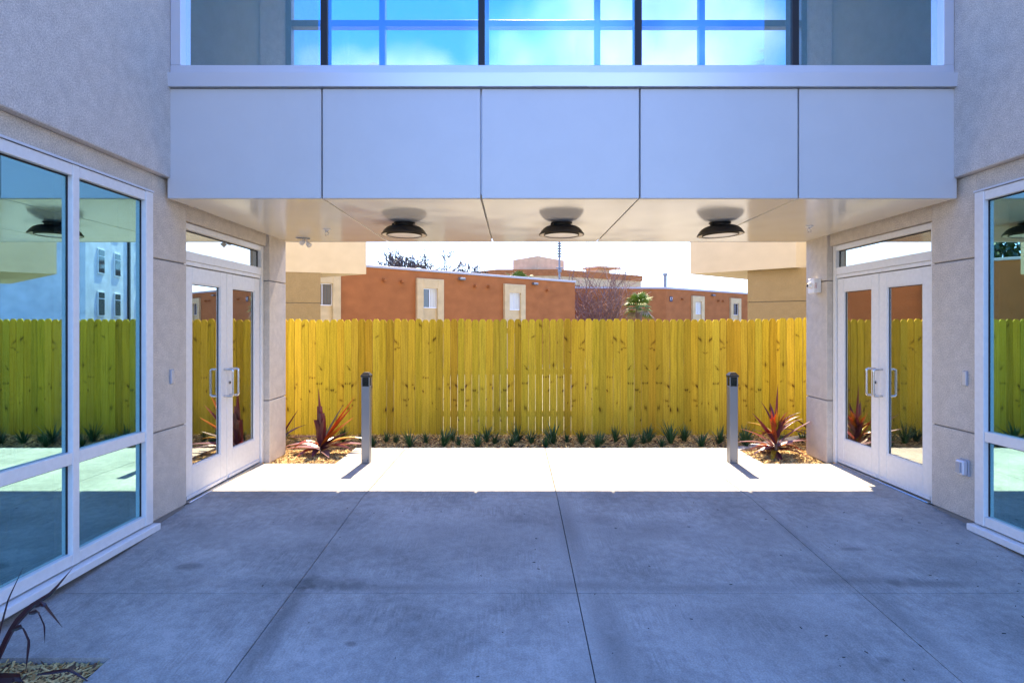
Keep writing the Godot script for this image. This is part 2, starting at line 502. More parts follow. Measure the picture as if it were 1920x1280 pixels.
func wing(s: float, W: float, label: String) -> Node3D:
	var t := thing("building_wing", label, "building", Vector3.ZERO, 0, "stucco wings joined by the bridge")
	var mb: MB
	var near := 1.35
	# stucco panels: [d0, d1, y0, y1, face]
	for p in [[4.555, 5.045, 2.178, 2.86, 0.03], [4.555, 5.045, 0.742, 2.166, 0.03], [4.555, 5.045, 0.015, 0.73, 0.03],
			[6.675, 7.15, 2.158, 2.74, -0.005], [6.675, 7.15, 0.732, 2.146, -0.005], [6.675, 7.15, -0.02, 0.72, -0.005]]:
		mb = MB.new()
		wbox(mb, s, W, p[4], 0.30, p[0], p[1], p[2], p[3], 0.005)
		part("wall_panel", mb, M.stucco, t)
	mb = MB.new()
	wbox(mb, s, W, 0.045, 0.28, 4.57, 5.03, -0.2, 2.8)
	part("wall_core", mb, M.gap_shade, t)
	mb = MB.new()
	wbox(mb, s, W, 0.012, 0.28, 6.69, 7.13, -0.2, 2.7)
	part("wall_core", mb, M.gap_shade, t)
	mb = MB.new()
	wbox(mb, s, W, 0.03, 0.30, 5.045, 6.672, 2.565, 2.86)
	part("door_lintel", mb, M.stucco, t)
	mb = MB.new()
	wbox(mb, s, W, 0.03, 0.30, near, 4.553, 2.70, 2.858)
	part("window_lintel", mb, M.stucco, t)
	mb = MB.new()
	wbox(mb, s, W, -0.032, 0.40, near, 4.86, 2.862, 15.0, 0.006)
	part("upper_wall", mb, M.stucco_upper, t)
	# the corridor of the bridge opens into a room of the wing
	mb = MB.new()
	wbox(mb, s, W, -0.032, 4.99, 4.862, 7.14, 2.862, 3.60)
	part("upper_floor", mb, M.interior_floor, t)
	mb = MB.new()
	wbox(mb, s, W, -0.032, 4.99, 4.862, 7.14, 6.61, 6.80)
	part("upper_ceiling", mb, M.interior, t)
	mb = MB.new()
	wbox(mb, s, W, 0.402, 4.99, 4.70, 4.86, 3.60, 6.61)
	part("upper_partition", mb, M.interior, t)
	mb = MB.new()
	wbox(mb, s, W, 4.90, 4.985, 4.862, 7.14, 3.601, 6.609)
	part("room_wall", mb, M.interior, t)
	mb = MB.new()
	wbox(mb, s, W, -0.032, 0.299, 7.10, 7.19, 2.75, 15.0)
	part("rear_jamb", mb, M.stucco_upper, t)
	# shell of the rooms behind
	mb = MB.new()
	wbox(mb, s, W, 0.32, 5.0, near, 7.15, -0.02, 0.0)
	part("floor", mb, M.interior_floor, t)
	mb = MB.new()
	wbox(mb, s, W, 0.32, 5.0, near, 7.15, 2.76, 2.84)
	part("ceiling", mb, M.interior, t)
	mb = MB.new()
	wbox(mb, s, W, 5.0, 5.2, near - 0.2, 7.15, -0.6, 15.0)
	part("outer_wall", mb, M.stucco_upper, t)
	mb = MB.new()
	wbox(mb, s, W, 0.30, 5.0, 7.15, 7.35, -0.3, 15.0)
	part("rear_wall", mb, M.cream_stucco, t)
	mb = MB.new()
	wbox(mb, s, W, 0.02, 5.0, near - 0.2, near, -0.6, 15.0)
	part("end_wall", mb, M.stucco_upper, t)
	mb = MB.new()
	wbox(mb, s, W, -0.03, 5.2, near - 0.2, 7.35, 15.0, 15.2)
	part("roof", mb, M.membrane, t)
	mb = MB.new()
	wbox(mb, s, W, 0.075, 0.32, near, 6.66, -0.7, -0.05)
	part("foundation", mb, M.gap_shade, t)
	# room divider seen through the glass
	mb = MB.new()
	wbox(mb, s, W, 2.6, 2.72, near, 5.4, 0.0, 2.76)
	part("partition", mb, M.interior, t)
	# storefront window
	var muls := [4.505, 3.755, 2.96, 2.16, near + 0.03]
	mb = MB.new()
	for k in muls.size():
		var hw := 0.045 if k == 0 else 0.029
		wbox(mb, s, W, 0.012 if k else 0.008, 0.14, muls[k] - hw, muls[k] + hw, 0.02, 2.694, 0.003)
	for k in muls.size() - 1:
		var h0 := 0.045 if k == 0 else 0.029
		for y in [[0.022, 0.098], [0.695, 0.776], [2.618, 2.692]]:
			wbox(mb, s, W, 0.014, 0.14, muls[k + 1] + 0.0295, muls[k] - h0 - 0.0005, y[0], y[1], 0.003)
	var win := part("storefront_window", mb, M.white_frame, t)
	mb = MB.new()
	wbox(mb, s, W, -0.038, 0.14, near, 4.575, -0.045, 0.008, 0.004)
	part("sill", mb, M.white_frame, win)
	mb = MB.new()
	wbox(mb, s, W, 0.005, 0.028, near, 4.556, 2.697, 2.712)
	part("head_flashing", mb, M.anodised_frame, win)
	for k in muls.size() - 1:
		var d1: float = muls[k] - (0.045 if k == 0 else 0.029)
		var d0: float = muls[k + 1] + 0.029
		for y in [[0.1, 0.694], [0.778, 2.617]]:
			mb = MB.new()
			wbox(mb, s, W, 0.050, 0.052, d0, d1, y[0], y[1])
			part("pane", mb, M.storefront_glass, win)
			mb = MB.new()
			wbox(mb, s, W, 0.046, 0.049, d0, d0 + 0.010, y[0], y[1])
			wbox(mb, s, W, 0.046, 0.049, d1 - 0.010, d1, y[0], y[1])
			wbox(mb, s, W, 0.0462, 0.0492, d0 + 0.01, d1 - 0.01, y[1] - 0.010, y[1])
			part("gasket", mb, M.gasket, win)
	# double door with transom light
	mb = MB.new()
	wbox(mb, s, W, 0.062, 0.18, 5.048, 5.098, 0.0, 2.56, 0.003)
	wbox(mb, s, W, 0.062, 0.18, 6.612, 6.668, 0.0, 2.56, 0.003)
	wbox(mb, s, W, 0.064, 0.18, 5.099, 6.611, 2.50, 2.558, 0.003)
	wbox(mb, s, W, 0.064, 0.18, 5.099, 6.611, 2.215, 2.30, 0.003)
	wbox(mb, s, W, 0.075, 0.18, 5.099, 6.611, 2.175, 2.213, 0.003)
	var fr := part("door_frame", mb, M.white_frame, t)
	mb = MB.new()
	wbox(mb, s, W, 0.112, 0.114, 5.099, 6.611, 2.301, 2.499)
	part("transom_pane", mb, M.door_glass, fr)
	mb = MB.new()
	wbox(mb, s, W, 0.106, 0.111, 6.60, 6.611, 2.301, 2.499)
	wbox(mb, s, W, 0.106, 0.111, 5.099, 6.60, 2.489, 2.499)
	part("transom_gasket", mb, M.gasket, fr)
	mb = MB.new()
	wbox(mb, s, W, 0.03, 0.18, 5.1, 6.61, -0.012, 0.010, 0.003)
	part("threshold", mb, M.steel, fr)
	for lf in [[5.106, 5.852, 5.852 - 0.055], [5.858, 6.604, 5.858 + 0.055]]:
		var d0: float = lf[0]
		var d1: float = lf[1]
		mb = MB.new()
		wbox(mb, s, W, 0.082, 0.127, d0, d0 + 0.118, 0.016, 2.166, 0.003)
		wbox(mb, s, W, 0.082, 0.127, d1 - 0.118, d1, 0.016, 2.166, 0.003)
		wbox(mb, s, W, 0.0825, 0.1265, d0 + 0.1185, d1 - 0.1185, 2.02, 2.165, 0.003)
		wbox(mb, s, W, 0.0825, 0.1265, d0 + 0.1185, d1 - 0.1185, 0.017, 0.30, 0.003)
		for y in [[0.30, 0.312], [2.008, 2.02]]:
			wbox(mb, s, W, 0.088, 0.12, d0 + 0.1185, d1 - 0.1185, y[0], y[1])
		wbox(mb, s, W, 0.088, 0.12, d0 + 0.1185, d0 + 0.131, 0.312, 2.008)
		wbox(mb, s, W, 0.088, 0.12, d1 - 0.131, d1 - 0.1185, 0.312, 2.008)
		var leaf := part("door_leaf", mb, M.white_frame, t)
		mb = MB.new()
		wbox(mb, s, W, 0.104, 0.106, d0 + 0.131, d1 - 0.131, 0.312, 2.008)
		part("pane", mb, M.door_glass, leaf)
		mb = MB.new()
		wbox(mb, s, W, 0.100, 0.103, d1 - 0.138, d1 - 0.131, 0.312, 2.008)
		wbox(mb, s, W, 0.100, 0.103, d0 + 0.131, d1 - 0.138, 2.001, 2.008)
		part("gasket", mb, M.gasket, leaf)
		mb = MB.new()
		wbox(mb, s, W, 0.070, 0.0815, d0 + 0.02, d1 - 0.02, 0.020, 0.052, 0.002)
		part("sweep", mb, M.white_frame, leaf)
		# pull handles on both faces
		for face in [[0.081, -0.012], [0.128, 0.218]]:
			var x0: float = s * (W + face[0])
			var x1: float = s * (W + face[1])
			var zc: float = -lf[2]
			var pts := [Vector3(x0, 1.165, zc)]
			for k in 5:
				var a := PI / 2 * k / 4
				pts.append(Vector3(lerpf(x1, x0, 0.22 * (1 - sin(a))), 1.165 - 0.022 * (1 - cos(a)), zc))
			for k in 5:
				var a := PI / 2 * k / 4
				pts.append(Vector3(lerpf(x1, x0, 0.22 * (1 - cos(a))), 0.888 + 0.022 * (1 - sin(a)), zc))
			pts.append(Vector3(x0, 0.888, zc))
			var rad := []
			for k in pts.size(): rad.append(0.0125)
			mb = MB.new()
			mb.tube(pts, rad, 10)
			part("handle", mb, M.steel, leaf)
	mb = MB.new()
	mb.lathe([Vector2(0, 0.012), Vector2(0.016, 0.011), Vector2(0.018, 0.0)], 14, Vector3(s * (W + 0.0815), 1.02, -5.90), Basis(Vector3(0, 0, 1), PI / 2 * s))
	part("lock_cylinder", mb, M.steel, t)
	return t

# rear block of a wing: taupe ground floor, cream upper box that overhangs it
func rear_block(t: Node3D, low: PackedVector2Array, box: PackedVector2Array) -> void:
	var mb := MB.new()
	mb.prism(low, 2.086, 2.70)
	part("wall_panel", mb, M.taupe_stucco, t)
	mb = MB.new()
	mb.prism(low, -0.2, 2.072)
	part("wall_panel", mb, M.taupe_stucco, t)
	mb = MB.new()
	var c := Vector2.ZERO
	for p in low: c += p / low.size()
	var inner := PackedVector2Array()
	for p in low: inner.append(p + (c - p).normalized() * 0.03)
	mb.prism(inner, 0.0, 2.6)
	part("wall_core", mb, M.gap_shade, t)
	mb = MB.new()
	mb.prism(box, 2.702, 5.6)
	part("overhang_box", mb, M.cream_stucco, t)

# ---------------------------------------------------------------- the bridge between the wings
func bridge() -> void:
	var t := thing("upper_bridge", "glazed upper storey bridge with pale blue metal fascia and glossy white soffit", "building", Vector3(0, 0, 0))
	var xl := -2.925
	var xr := 3.725
	var joints := [xl, -1.624, -0.283, 1.054, 2.391, xr]
	var mb: MB
	for k in 5:
		var a: float = joints[k] + (0.0065 if k > 0 else 0.0)
		var b: float = joints[k + 1] - (0.0065 if k < 4 else 0.0)
		mb = MB.new()
		mb.bev(Vector3(a, 2.688, -4.71), Vector3(b, 3.612, -4.745), 0.004)
		part("fascia_panel", mb, M.fascia_metal, t)
		mb = MB.new()
		mb.bev(Vector3(a, 2.692, -4.80), Vector3(b, 2.72, -7.165), 0.003)
		part("soffit_panel", mb, M.soffit_metal, t)
		mb = MB.new()
		mb.bev(Vector3(a, 2.690, -4.747), Vector3(b, 2.72, -4.796), 0.003)
		part("soffit_trim", mb, M.soffit_metal, t)
		mb = MB.new()
		mb.bev(Vector3(a, 2.690, -7.168), Vector3(b, 3.60, -7.20), 0.004)
		part("rear_fascia_panel", mb, M.fascia_metal, t)
	mb = MB.new()
	mb.box(Vector3(xl, 2.73, -4.76), Vector3(xr, 3.616, -7.16))
	part("floor_slab", mb, M.anodised_frame, t)
	# sill flashing in lengths with a short lap piece
	for f in [[xl - 0.01, 0.153, 0.0], [0.150, 0.604, 0.004], [0.601, xr + 0.01, 0.0]]:
		mb = MB.new()
		var poly := PackedVector2Array([Vector2(-4.675 + f[2], 3.618), Vector2(-4.668 + f[2], 3.728), Vector2(-4.85, 3.75), Vector2(-4.85, 3.618)])
		# profile swept along x
		var m3 := Vector3((f[0] + f[1]) / 2, 3.67, -4.76)
		for i in 4:
			var p := poly[i]
			var q := poly[(i + 1) % 4]
			mb.quad_out(Vector3(f[0], p.y, p.x), Vector3(f[1], p.y, p.x), Vector3(f[1], q.y, q.x), Vector3(f[0], q.y, q.x), m3)
		for e in [f[0], f[1]]:
			mb.quad_out(Vector3(e, poly[0].y, poly[0].x), Vector3(e, poly[1].y, poly[1].x), Vector3(e, poly[2].y, poly[2].x), Vector3(e, poly[3].y, poly[3].x), m3)
		part("sill_flashing", mb, M.flashing_metal, t)
	# front window
	var fl := xl + 0.03
	var frr := xr - 0.03
	mb = MB.new()
	mb.bev(Vector3(fl, 3.738, -4.70), Vector3(frr, 3.806, -4.85), 0.004)
	mb.bev(Vector3(fl, 3.807, -4.702), Vector3(fl + 0.088, 6.6, -4.85), 0.004)
	mb.bev(Vector3(frr - 0.088, 3.807, -4.702), Vector3(frr, 6.6, -4.85), 0.004)
	var fwin := part("front_window", mb, M.anodised_frame, t)
	mb = MB.new()
	for x in joints.slice(1, 5):
		mb.bev(Vector3(x - 0.028, 3.808, -4.755), Vector3(x + 0.028, 6.6, -4.88), 0.003)
	part("mullion", mb, M.gasket, fwin)
	var fx := [fl + 0.088, joints[1], joints[2], joints[3], joints[4], frr - 0.088]
	for k in 5:
		mb = MB.new()
		mb.box(Vector3(fx[k] + (0.028 if k else 0.0), 3.806, -4.775), Vector3(fx[k + 1] - (0.028 if k < 4 else 0.0), 6.6, -4.777))
		part("pane", mb, M.upper_glass, fwin)
	# rear window
	mb = MB.new()
	for x in [xl + 0.06, -1.68, -0.36, 1.05, 2.375, xr - 0.06]:
		mb.bev(Vector3(x - 0.036, 3.60, -7.08), Vector3(x + 0.036, 6.6, -7.18), 0.003)
	for x in [[xl + 0.096, -1.716], [-1.644, -0.396], [-0.324, 1.014], [1.086, 2.339], [2.411, xr - 0.096]]:
		for y in [[3.60, 3.68], [5.40, 5.485], [6.52, 6.6]]:
			mb.bev(Vector3(x[0], y[0], -7.082), Vector3(x[1], y[1], -7.178), 0.003)
	var rwin := part("rear_window", mb, M.shaded_frame, t)
	for x in [[xl + 0.096, -1.716], [-1.644, -0.396], [-0.324, 1.014], [1.086, 2.339], [2.411, xr - 0.096]]:
		for y in [[3.68, 5.40], [5.485, 6.52]]:
			mb = MB.new()
			mb.box(Vector3(x[0], y[0], -7.13), Vector3(x[1], y[1], -7.132))
			part("pane", mb, M.clear_glass, rwin)
	# corridor shell
	mb = MB.new()
	mb.box(Vector3(xl, 6.6, -4.72), Vector3(xr, 6.8, -7.19))
	part("corridor_ceiling", mb, M.interior, t)
	mb = MB.new()
	mb.box(Vector3(xl, 6.802, -4.71), Vector3(xr, 15.0, -7.2))
	part("upper_facade", mb, M.fascia_metal, t)

# ---------------------------------------------------------------- small fittings
func ceiling_lamp(x: float, tilt: float, label: String) -> void:
	var t := thing("ceiling_lamp", label, "lamp", Vector3(x, 2.692, -5.86), 0, "dish lamps under the soffit")
	var mb := MB.new()
	mb.lathe([Vector2(0.112, 0.0), Vector2(0.112, -0.006), Vector2(0.098, -0.010), Vector2(0.098, -0.034)], 28)
	part("neck", mb, M.lamp_bronze, t)
	var b := Basis(Vector3(0, 0, 1), tilt)
	mb = MB.new()
	mb.lathe([Vector2(0.10, -0.030), Vector2(0.135, -0.034), Vector2(0.165, -0.044), Vector2(0.192, -0.061), Vector2(0.214, -0.085), Vector2(0.228, -0.108), Vector2(0.2365, -0.118), Vector2(0.2365, -0.126), Vector2(0.226, -0.128)], 48, Vector3.ZERO, b)
	part("dish", mb, M.lamp_bronze, t)
	mb = MB.new()
	mb.lathe([Vector2(0.226, -0.127), Vector2(0.188, -0.112), Vector2(0.182, -0.116)], 48, Vector3.ZERO, b)
	part("reflector", mb, M.lamp_reflector, t)
	mb = MB.new()
	mb.lathe([Vector2(0.184, -0.112), Vector2(0.184, -0.132), Vector2(0.177, -0.134), Vector2(0.176, -0.122)], 48, Vector3.ZERO, b)
	part("lens_ring", mb, M.lamp_bronze, t)
	mb = MB.new()
	mb.lathe([Vector2(0.177, -0.128), Vector2(0.12, -0.133), Vector2(0.0, -0.136)], 48, Vector3.ZERO, b)
	part("lens", mb, M.lamp_lens, t)
	mb = MB.new()
	mb.bev(Vector3(-0.118, -0.012, 0.04), Vector3(-0.095, -0.036, 0.06), 0.003)
	part("hinge_clip", mb, M.lamp_bronze, t)

func sprinkler(x: float, z: float, label: String) -> void:
	var t := thing("sprinkler_head", label, "sprinkler", Vector3(x, 2.691, z), 0, "sprinkler heads in the soffit")
	var mb := MB.new()
	mb.lathe([Vector2(0.042, 0.0), Vector2(0.040, -0.008), Vector2(0.018, -0.014), Vector2(0.018, -0.024)], 20)
	part("escutcheon", mb, M.white_plastic, t)
	mb = MB.new()
	for s in [-1.0, 1.0]:
		mb.tube([Vector3(s * 0.014, -0.024, 0), Vector3(s * 0.020, -0.042, 0), Vector3(s * 0.014, -0.056, 0), Vector3(0, -0.064, 0)], [0.004, 0.004, 0.004, 0.004], 6)
	part("yoke", mb, M.steel, t)
	mb = MB.new()
	mb.lathe([Vector2(0.0, -0.062), Vector2(0.022, -0.064), Vector2(0.022, -0.067), Vector2(0.0, -0.069)], 16)
	part("deflector", mb, M.steel, t)

func card_reader(s: float, W: float, label: String, d: float) -> void:
	var t := thing("card_reader", label, "card reader", Vector3(s * (W + 0.031), 1.18, -d), 0, "slim readers on the stucco piers")
	var mb := MB.new()
	mb.bev(Vector3(0.002 * s, -0.062, -0.024), Vector3(-0.016 * s, 0.062, 0.024), 0.004)
	part("body", mb, M.grey_plastic, t)
	mb = MB.new()
	mb.bev(Vector3(-0.015 * s, -0.056, -0.018), Vector3(-0.019 * s, 0.056, 0.018), 0.002)
	part("cover", mb, M.anodised_frame, t)

func bollard(x: float, label: String) -> void:
	var t := thing("light_bollard", label, "bollard", Vector3(x, 0.0, -6.625), 0, "square light bollards on the patio")
	var w := 0.0485
	var mb := MB.new()
	mb.bev(Vector3(-w, 0.0, -w), Vector3(w, 0.905, w), 0.004)
	part("post", mb, M.bollard_paint, t)
	mb = MB.new()
	for sx in [-1.0, 1.0]:
		for sz in [-1.0, 1.0]:
			mb.bev(Vector3(sx * w, 0.9055, sz * w), Vector3(sx * (w - 0.011), 1.012, sz * (w - 0.011)), 0.002)
	part("corner_post", mb, M.bollard_paint, t)
	mb = MB.new()
	mb.box(Vector3(-w + 0.006, 0.906, -w + 0.006), Vector3(w - 0.006, 1.012, w - 0.006))
	part("lens", mb, M.black_lens, t)
	mb = MB.new()
	var lo := []
	var hi := []
	for k in 4:
		var c := Vector2(1 if k in [0, 3] else -1, 1 if k < 2 else -1)
		lo.append(c); hi.append(c)
	var lev := [[0.053, 1.012], [0.056, 1.016], [0.056, 1.034], [0.050, 1.040], [0.030, 1.066]]
	for i in lev.size() - 1:
		for k in 4:
			var a: Vector2 = lo[k]
			var b: Vector2 = lo[(k + 1) % 4]
			mb.quad_out(Vector3(a.x * lev[i][0], lev[i][1], a.y * lev[i][0]), Vector3(b.x * lev[i][0], lev[i][1], b.y * lev[i][0]), Vector3(b.x * lev[i + 1][0], lev[i + 1][1], b.y * lev[i + 1][0]), Vector3(a.x * lev[i + 1][0], lev[i + 1][1], a.y * lev[i + 1][0]), Vector3(0, 1.03, 0))
	mb.quad_out(Vector3(-0.03, 1.066, -0.03), Vector3(0.03, 1.066, -0.03), Vector3(0.03, 1.066, 0.03), Vector3(-0.03, 1.066, 0.03), Vector3(0, 1.0, 0))
	mb.quad_out(Vector3(-0.053, 1.0125, -0.053), Vector3(0.053, 1.0125, -0.053), Vector3(0.053, 1.0125, 0.053), Vector3(-0.053, 1.0125, 0.053), Vector3(0, 1.05, 0))
	part("cap", mb, M.bollard_cap, t)
	for sx in [-0.03, 0.03]:
		mb = MB.new()
		mb.lathe([Vector2(0, 0.004), Vector2(0.005, 0.003), Vector2(0.006, 0)], 8, Vector3(sx, 0.035, w), Basis(Vector3(1, 0, 0), PI / 2))
		part("screw", mb, M.steel, t)

# ---------------------------------------------------------------- fence
func fence(called_label: String, from: Vector2, turn: float, count: int, pitch: float, top: float, shorter := 0.0) -> void:
	var t := thing("wooden_fence", called_label, "fence", Vector3(from.x, -0.06, from.y), turn, "dog ear picket fences")
	var meshes := []
	for b in 12:
		for v in 2:
			var hw := 0.0525 if v == 0 else 0.0517
			var H := top + 0.06 + (0.004 if v else -0.003)
			var e := 0.046
			var pts := PackedVector2Array([Vector2(-hw, 0), Vector2(hw, 0), Vector2(hw, H - e), Vector2(hw - 0.010, H - 0.020), Vector2(hw - 0.030, H), Vector2(-hw + 0.030, H), Vector2(-hw + 0.010, H - 0.020), Vector2(-hw, H - e)])
			var uvs := PackedVector2Array()
			for p in pts:
				var fu := (p.x + hw) / (2 * hw) * 0.96 + 0.02
				if v: fu = 1.0 - fu
				uvs.append(Vector2((b + fu) / 12.0, 1.0 - p.y / (H * 1.001)))
			var mb := MB.new()
			mb.slab_xy(pts, -0.008, 0.008, uvs)
			meshes.append(mb)
	var baked := {}
	var x := 0.0
	for k in count:
		var b := rng.randi_range(0, 23)
		var m := rng.randi_range(0, 2) if rng.randf() < 0.86 else 3
		var key := b * 4 + m
		if not baked.has(key): baked[key] = meshes[b].mesh(M["fence_wood_%d" % m])
		var o := put("picket", baked[key], t)
		o.position = Vector3(x, rng.randf_range(-0.007, 0.006), rng.randf_range(-0.003, 0.003))
		o.rotation = Vector3(0, rng.randf_range(-0.02, 0.02), rng.randf_range(-0.0012, 0.0012))
		x += pitch + rng.randf_range(-0.0012, 0.0016)
	for y in [0.34, 0.98, 1.60]:
		var mb := MB.new()
		mb.bev(Vector3(-0.06, y - 0.044, -0.012), Vector3(x, y + 0.044, -0.05), 0.003)
		part("rail", mb, M.rail_wood, t)
	var px := 0.5
	while px < x:
		var mb := MB.new()
		mb.bev(Vector3(px - 0.045, -0.3, -0.052), Vector3(px + 0.045, top - 0.03, -0.142), 0.004)
		part("post", mb, M.rail_wood, t)
		px += 2.4

# ---------------------------------------------------------------- plants
func arc(base: Vector3, az: float, elev: float, length: float, droop: float, n := 7) -> Array:
	var pts := [base]
	var d := Vector3(cos(az) * cos(elev), sin(elev), sin(az) * cos(elev))
	var p := base
	for k in n:
		p += d * length / n
		pts.append(p)
		d = (d + Vector3(0, -droop / n, 0)).normalized()
	return pts

func leaf_half(w: float, n := 7, base := 0.35) -> Array:
	var out := []
	for k in n + 1:
		var t := float(k) / n
		out.append(w * (base * (1 - t) + sin(PI * pow(t, 0.75))) * (1.0 if k < n else 0.0) + 0.0006)
	return out

func side_of(pts: Array) -> Vector3:
	var d: Vector3 = pts[pts.size() - 1] - pts[0]
	var s := Vector3(-d.z, 0, d.x)
	return s.normalized() if s.length() > 0.01 else Vector3(1, 0, 0)

func lily_mesh(sd: int) -> ArrayMesh:
	var r := RandomNumberGenerator.new()
	r.seed = sd
	var mb := MB.new()
	for k in r.randi_range(34, 48):
		var g := r.randf_range(0.6, 1.25)
		mb.col = Color(0.026 * g, 0.085 * g, 0.03 * g).lerp(Color(0.05, 0.09, 0.012), r.randf() * 0.35)
		var az := r.randf() * TAU
		var pts := arc(Vector3(cos(az), 0, sin(az)) * r.randf() * 0.025, az, r.randf_range(0.85, 1.5), r.randf_range(0.17, 0.31), r.randf_range(0.3, 1.5), 5)
		mb.blade(pts, leaf_half(r.randf_range(0.0035, 0.0055), 5, 0.9), side_of(pts), 0.4)
	return mb.mesh(M.lily_leaf)

func cordyline(called: String, label: String, at: Vector3, leaves: Array, tall := 0.14) -> void:
	var t := thing(called, label, "plant", at, 0, "purple strap leaved plants in the mulch")
	var mb := MB.new()
	mb.tube([Vector3(0, -0.05, 0), Vector3(0.005, 0.08, 0), Vector3(0, tall, 0.0)], [0.022, 0.02, 0.012], 8)
	part("stem", mb, M.bark, t)
	var tones := [Color(0.075, 0.022, 0.036), Color(0.12, 0.035, 0.045), Color(0.28, 0.06, 0.02), Color(0.44, 0.13, 0.014), Color(0.08, 0.07, 0.012), Color(0.26, 0.15, 0.15), Color(0.34, 0.24, 0.012)]
	for l in leaves:
		mb = MB.new()
		mb.col = tones[l[5]]
		var pts := arc(Vector3(0, l[6] if l.size() > 6 else 0.08, 0), l[0], l[1], l[2], l[3], 8)
		var hw := leaf_half(l[4], 8, 0.35)
		if l.size() > 7:   # pruned leaf with a blunt cut end
			for k in range(4, 9): hw[k] = hw[4] * lerpf(1.0, 0.72, (k - 4) / 4.0)
		mb.blade(pts, hw, side_of(pts), 0.42)
		part("leaf", mb, M.cordyline_leaf, t)

func leafy_tree(label: String, at: Vector3, height: float, radius: float, count: int, leaf: float, tone: Color, sd: int, group := "") -> void:
	var r := RandomNumberGenerator.new()
	r.seed = sd
	var t := thing("broadleaf_tree", label, "tree", at, 0, group)
	var mb := MB.new()
	var ch := height - radius
	mb.tube([Vector3(0, -0.2, 0), Vector3(0.1, ch * 0.5, 0), Vector3(0, ch, 0.1)], [height * 0.03, height * 0.022, height * 0.015], 8)
	var lobes := []
	for k in 14:
		var d := Vector3(r.randfn(), r.randfn() * 0.7, r.randfn()).normalized() * radius * r.randf_range(0.35, 0.8)
		lobes.append([Vector3(0, ch, 0) + d, radius * r.randf_range(0.28, 0.48)])
		mb.tube([Vector3(0, ch * 0.7, 0), Vector3(0, ch * 0.85, 0) + d * 0.4, Vector3(0, ch, 0) + d], [height * 0.012, height * 0.007, height * 0.003], 5)
	part("trunk", mb, M.bark, t)
	mb = MB.new()
	for k in count:
		var lb = lobes[r.randi() % lobes.size()]
		var d := Vector3(r.randfn(), r.randfn(), r.randfn()).normalized() * pow(r.randf(), 0.45) * float(lb[1])
		var p: Vector3 = lb[0] + d
		var g := r.randf_range(0.6, 1.3)
		mb.col = Color(tone.r * g, tone.g * g, tone.b * g)
		var a := Vector3(r.randfn(), r.randfn(), r.randfn()).normalized() * leaf
		var b := a.cross(Vector3(r.randfn(), r.randfn(), r.randfn())).normalized() * leaf * 0.45
		mb.tri(p - a, p + b, p + a); mb.tri(p - a, p + a, p - b)
	part("crown", mb, M.foliage, t)

# a tree or shrub of bare branches
func twiggy(called: String, label: String, cat: String, at: Vector3, stems: int, height: float, spread: float, depth: int, wood: Material, sd: int, leaves := 0.0, trunk := 0.0, thin := 0.008) -> void:
	var r := RandomNumberGenerator.new()
	r.seed = sd
	var t := thing(called, label, cat, at)
	var mb := MB.new()
	var lf := MB.new()
	var root := Vector3(0, trunk, 0)
	if trunk > 0: mb.tube([Vector3(0, -0.2, 0), root], [height * 0.025, height * 0.018], 7)
	var todo := []
	for k in stems:
		var az := r.randf() * TAU
		var lean := sqrt(r.randf()) * spread
		todo.append([root + Vector3(cos(az), 0, sin(az)) * 0.08, Vector3(cos(az) * lean, 1, sin(az) * lean).normalized(), (height - trunk) * r.randf_range(0.45, 0.62), maxf(0.012, height * 0.006), 0])
	while todo.size():
		var q = todo.pop_back()
		var d: Vector3 = q[1]
		var p: Vector3 = q[0]
		var pts := [p]
		var rad := [q[3]]
		for k in 3:
			p += d * float(q[2]) / 3.0
			d = (d + Vector3(r.randfn(), r.randfn() * 0.6 + 0.12, r.randfn()) * 0.16).normalized()
			pts.append(p)
			rad.append(maxf(float(q[3]) * (1.0 - 0.18 * (k + 1)), thin))
		mb.tube(pts, rad, 3 if q[4] > 0 else 5, false)
		if q[4] < depth:
			for k in r.randi_range(3, 4):
				var o: Vector3 = pts[r.randi_range(1, 3)]
				var nd := (d + Vector3(r.randfn(), r.randfn() * 0.7 + 0.15, r.randfn()) * 0.55).normalized()
				todo.append([o, nd, float(q[2]) * r.randf_range(0.45, 0.75), maxf(float(q[3]) * 0.55, thin), q[4] + 1])
		elif r.randf() < leaves:
			for k in 3:
				var o: Vector3 = pts[3] + Vector3(r.randfn(), r.randfn(), r.randfn()) * 0.09
				var g := r.randf_range(0.6, 1.2)
				lf.col = Color(0.06 * g, 0.075 * g, 0.035 * g)
				var a := Vector3(r.randfn(), r.randfn(), r.randfn()).normalized() * 0.10
				var b := a.cross(Vector3(r.randfn(), r.randfn(), r.randfn())).normalized() * 0.05
				lf.tri(o - a, o + b, o + a); lf.tri(o - a, o + a, o - b)
	part("branches", mb, wood, t)
	if lf.v.size(): part("leaves", lf, M.foliage, t)

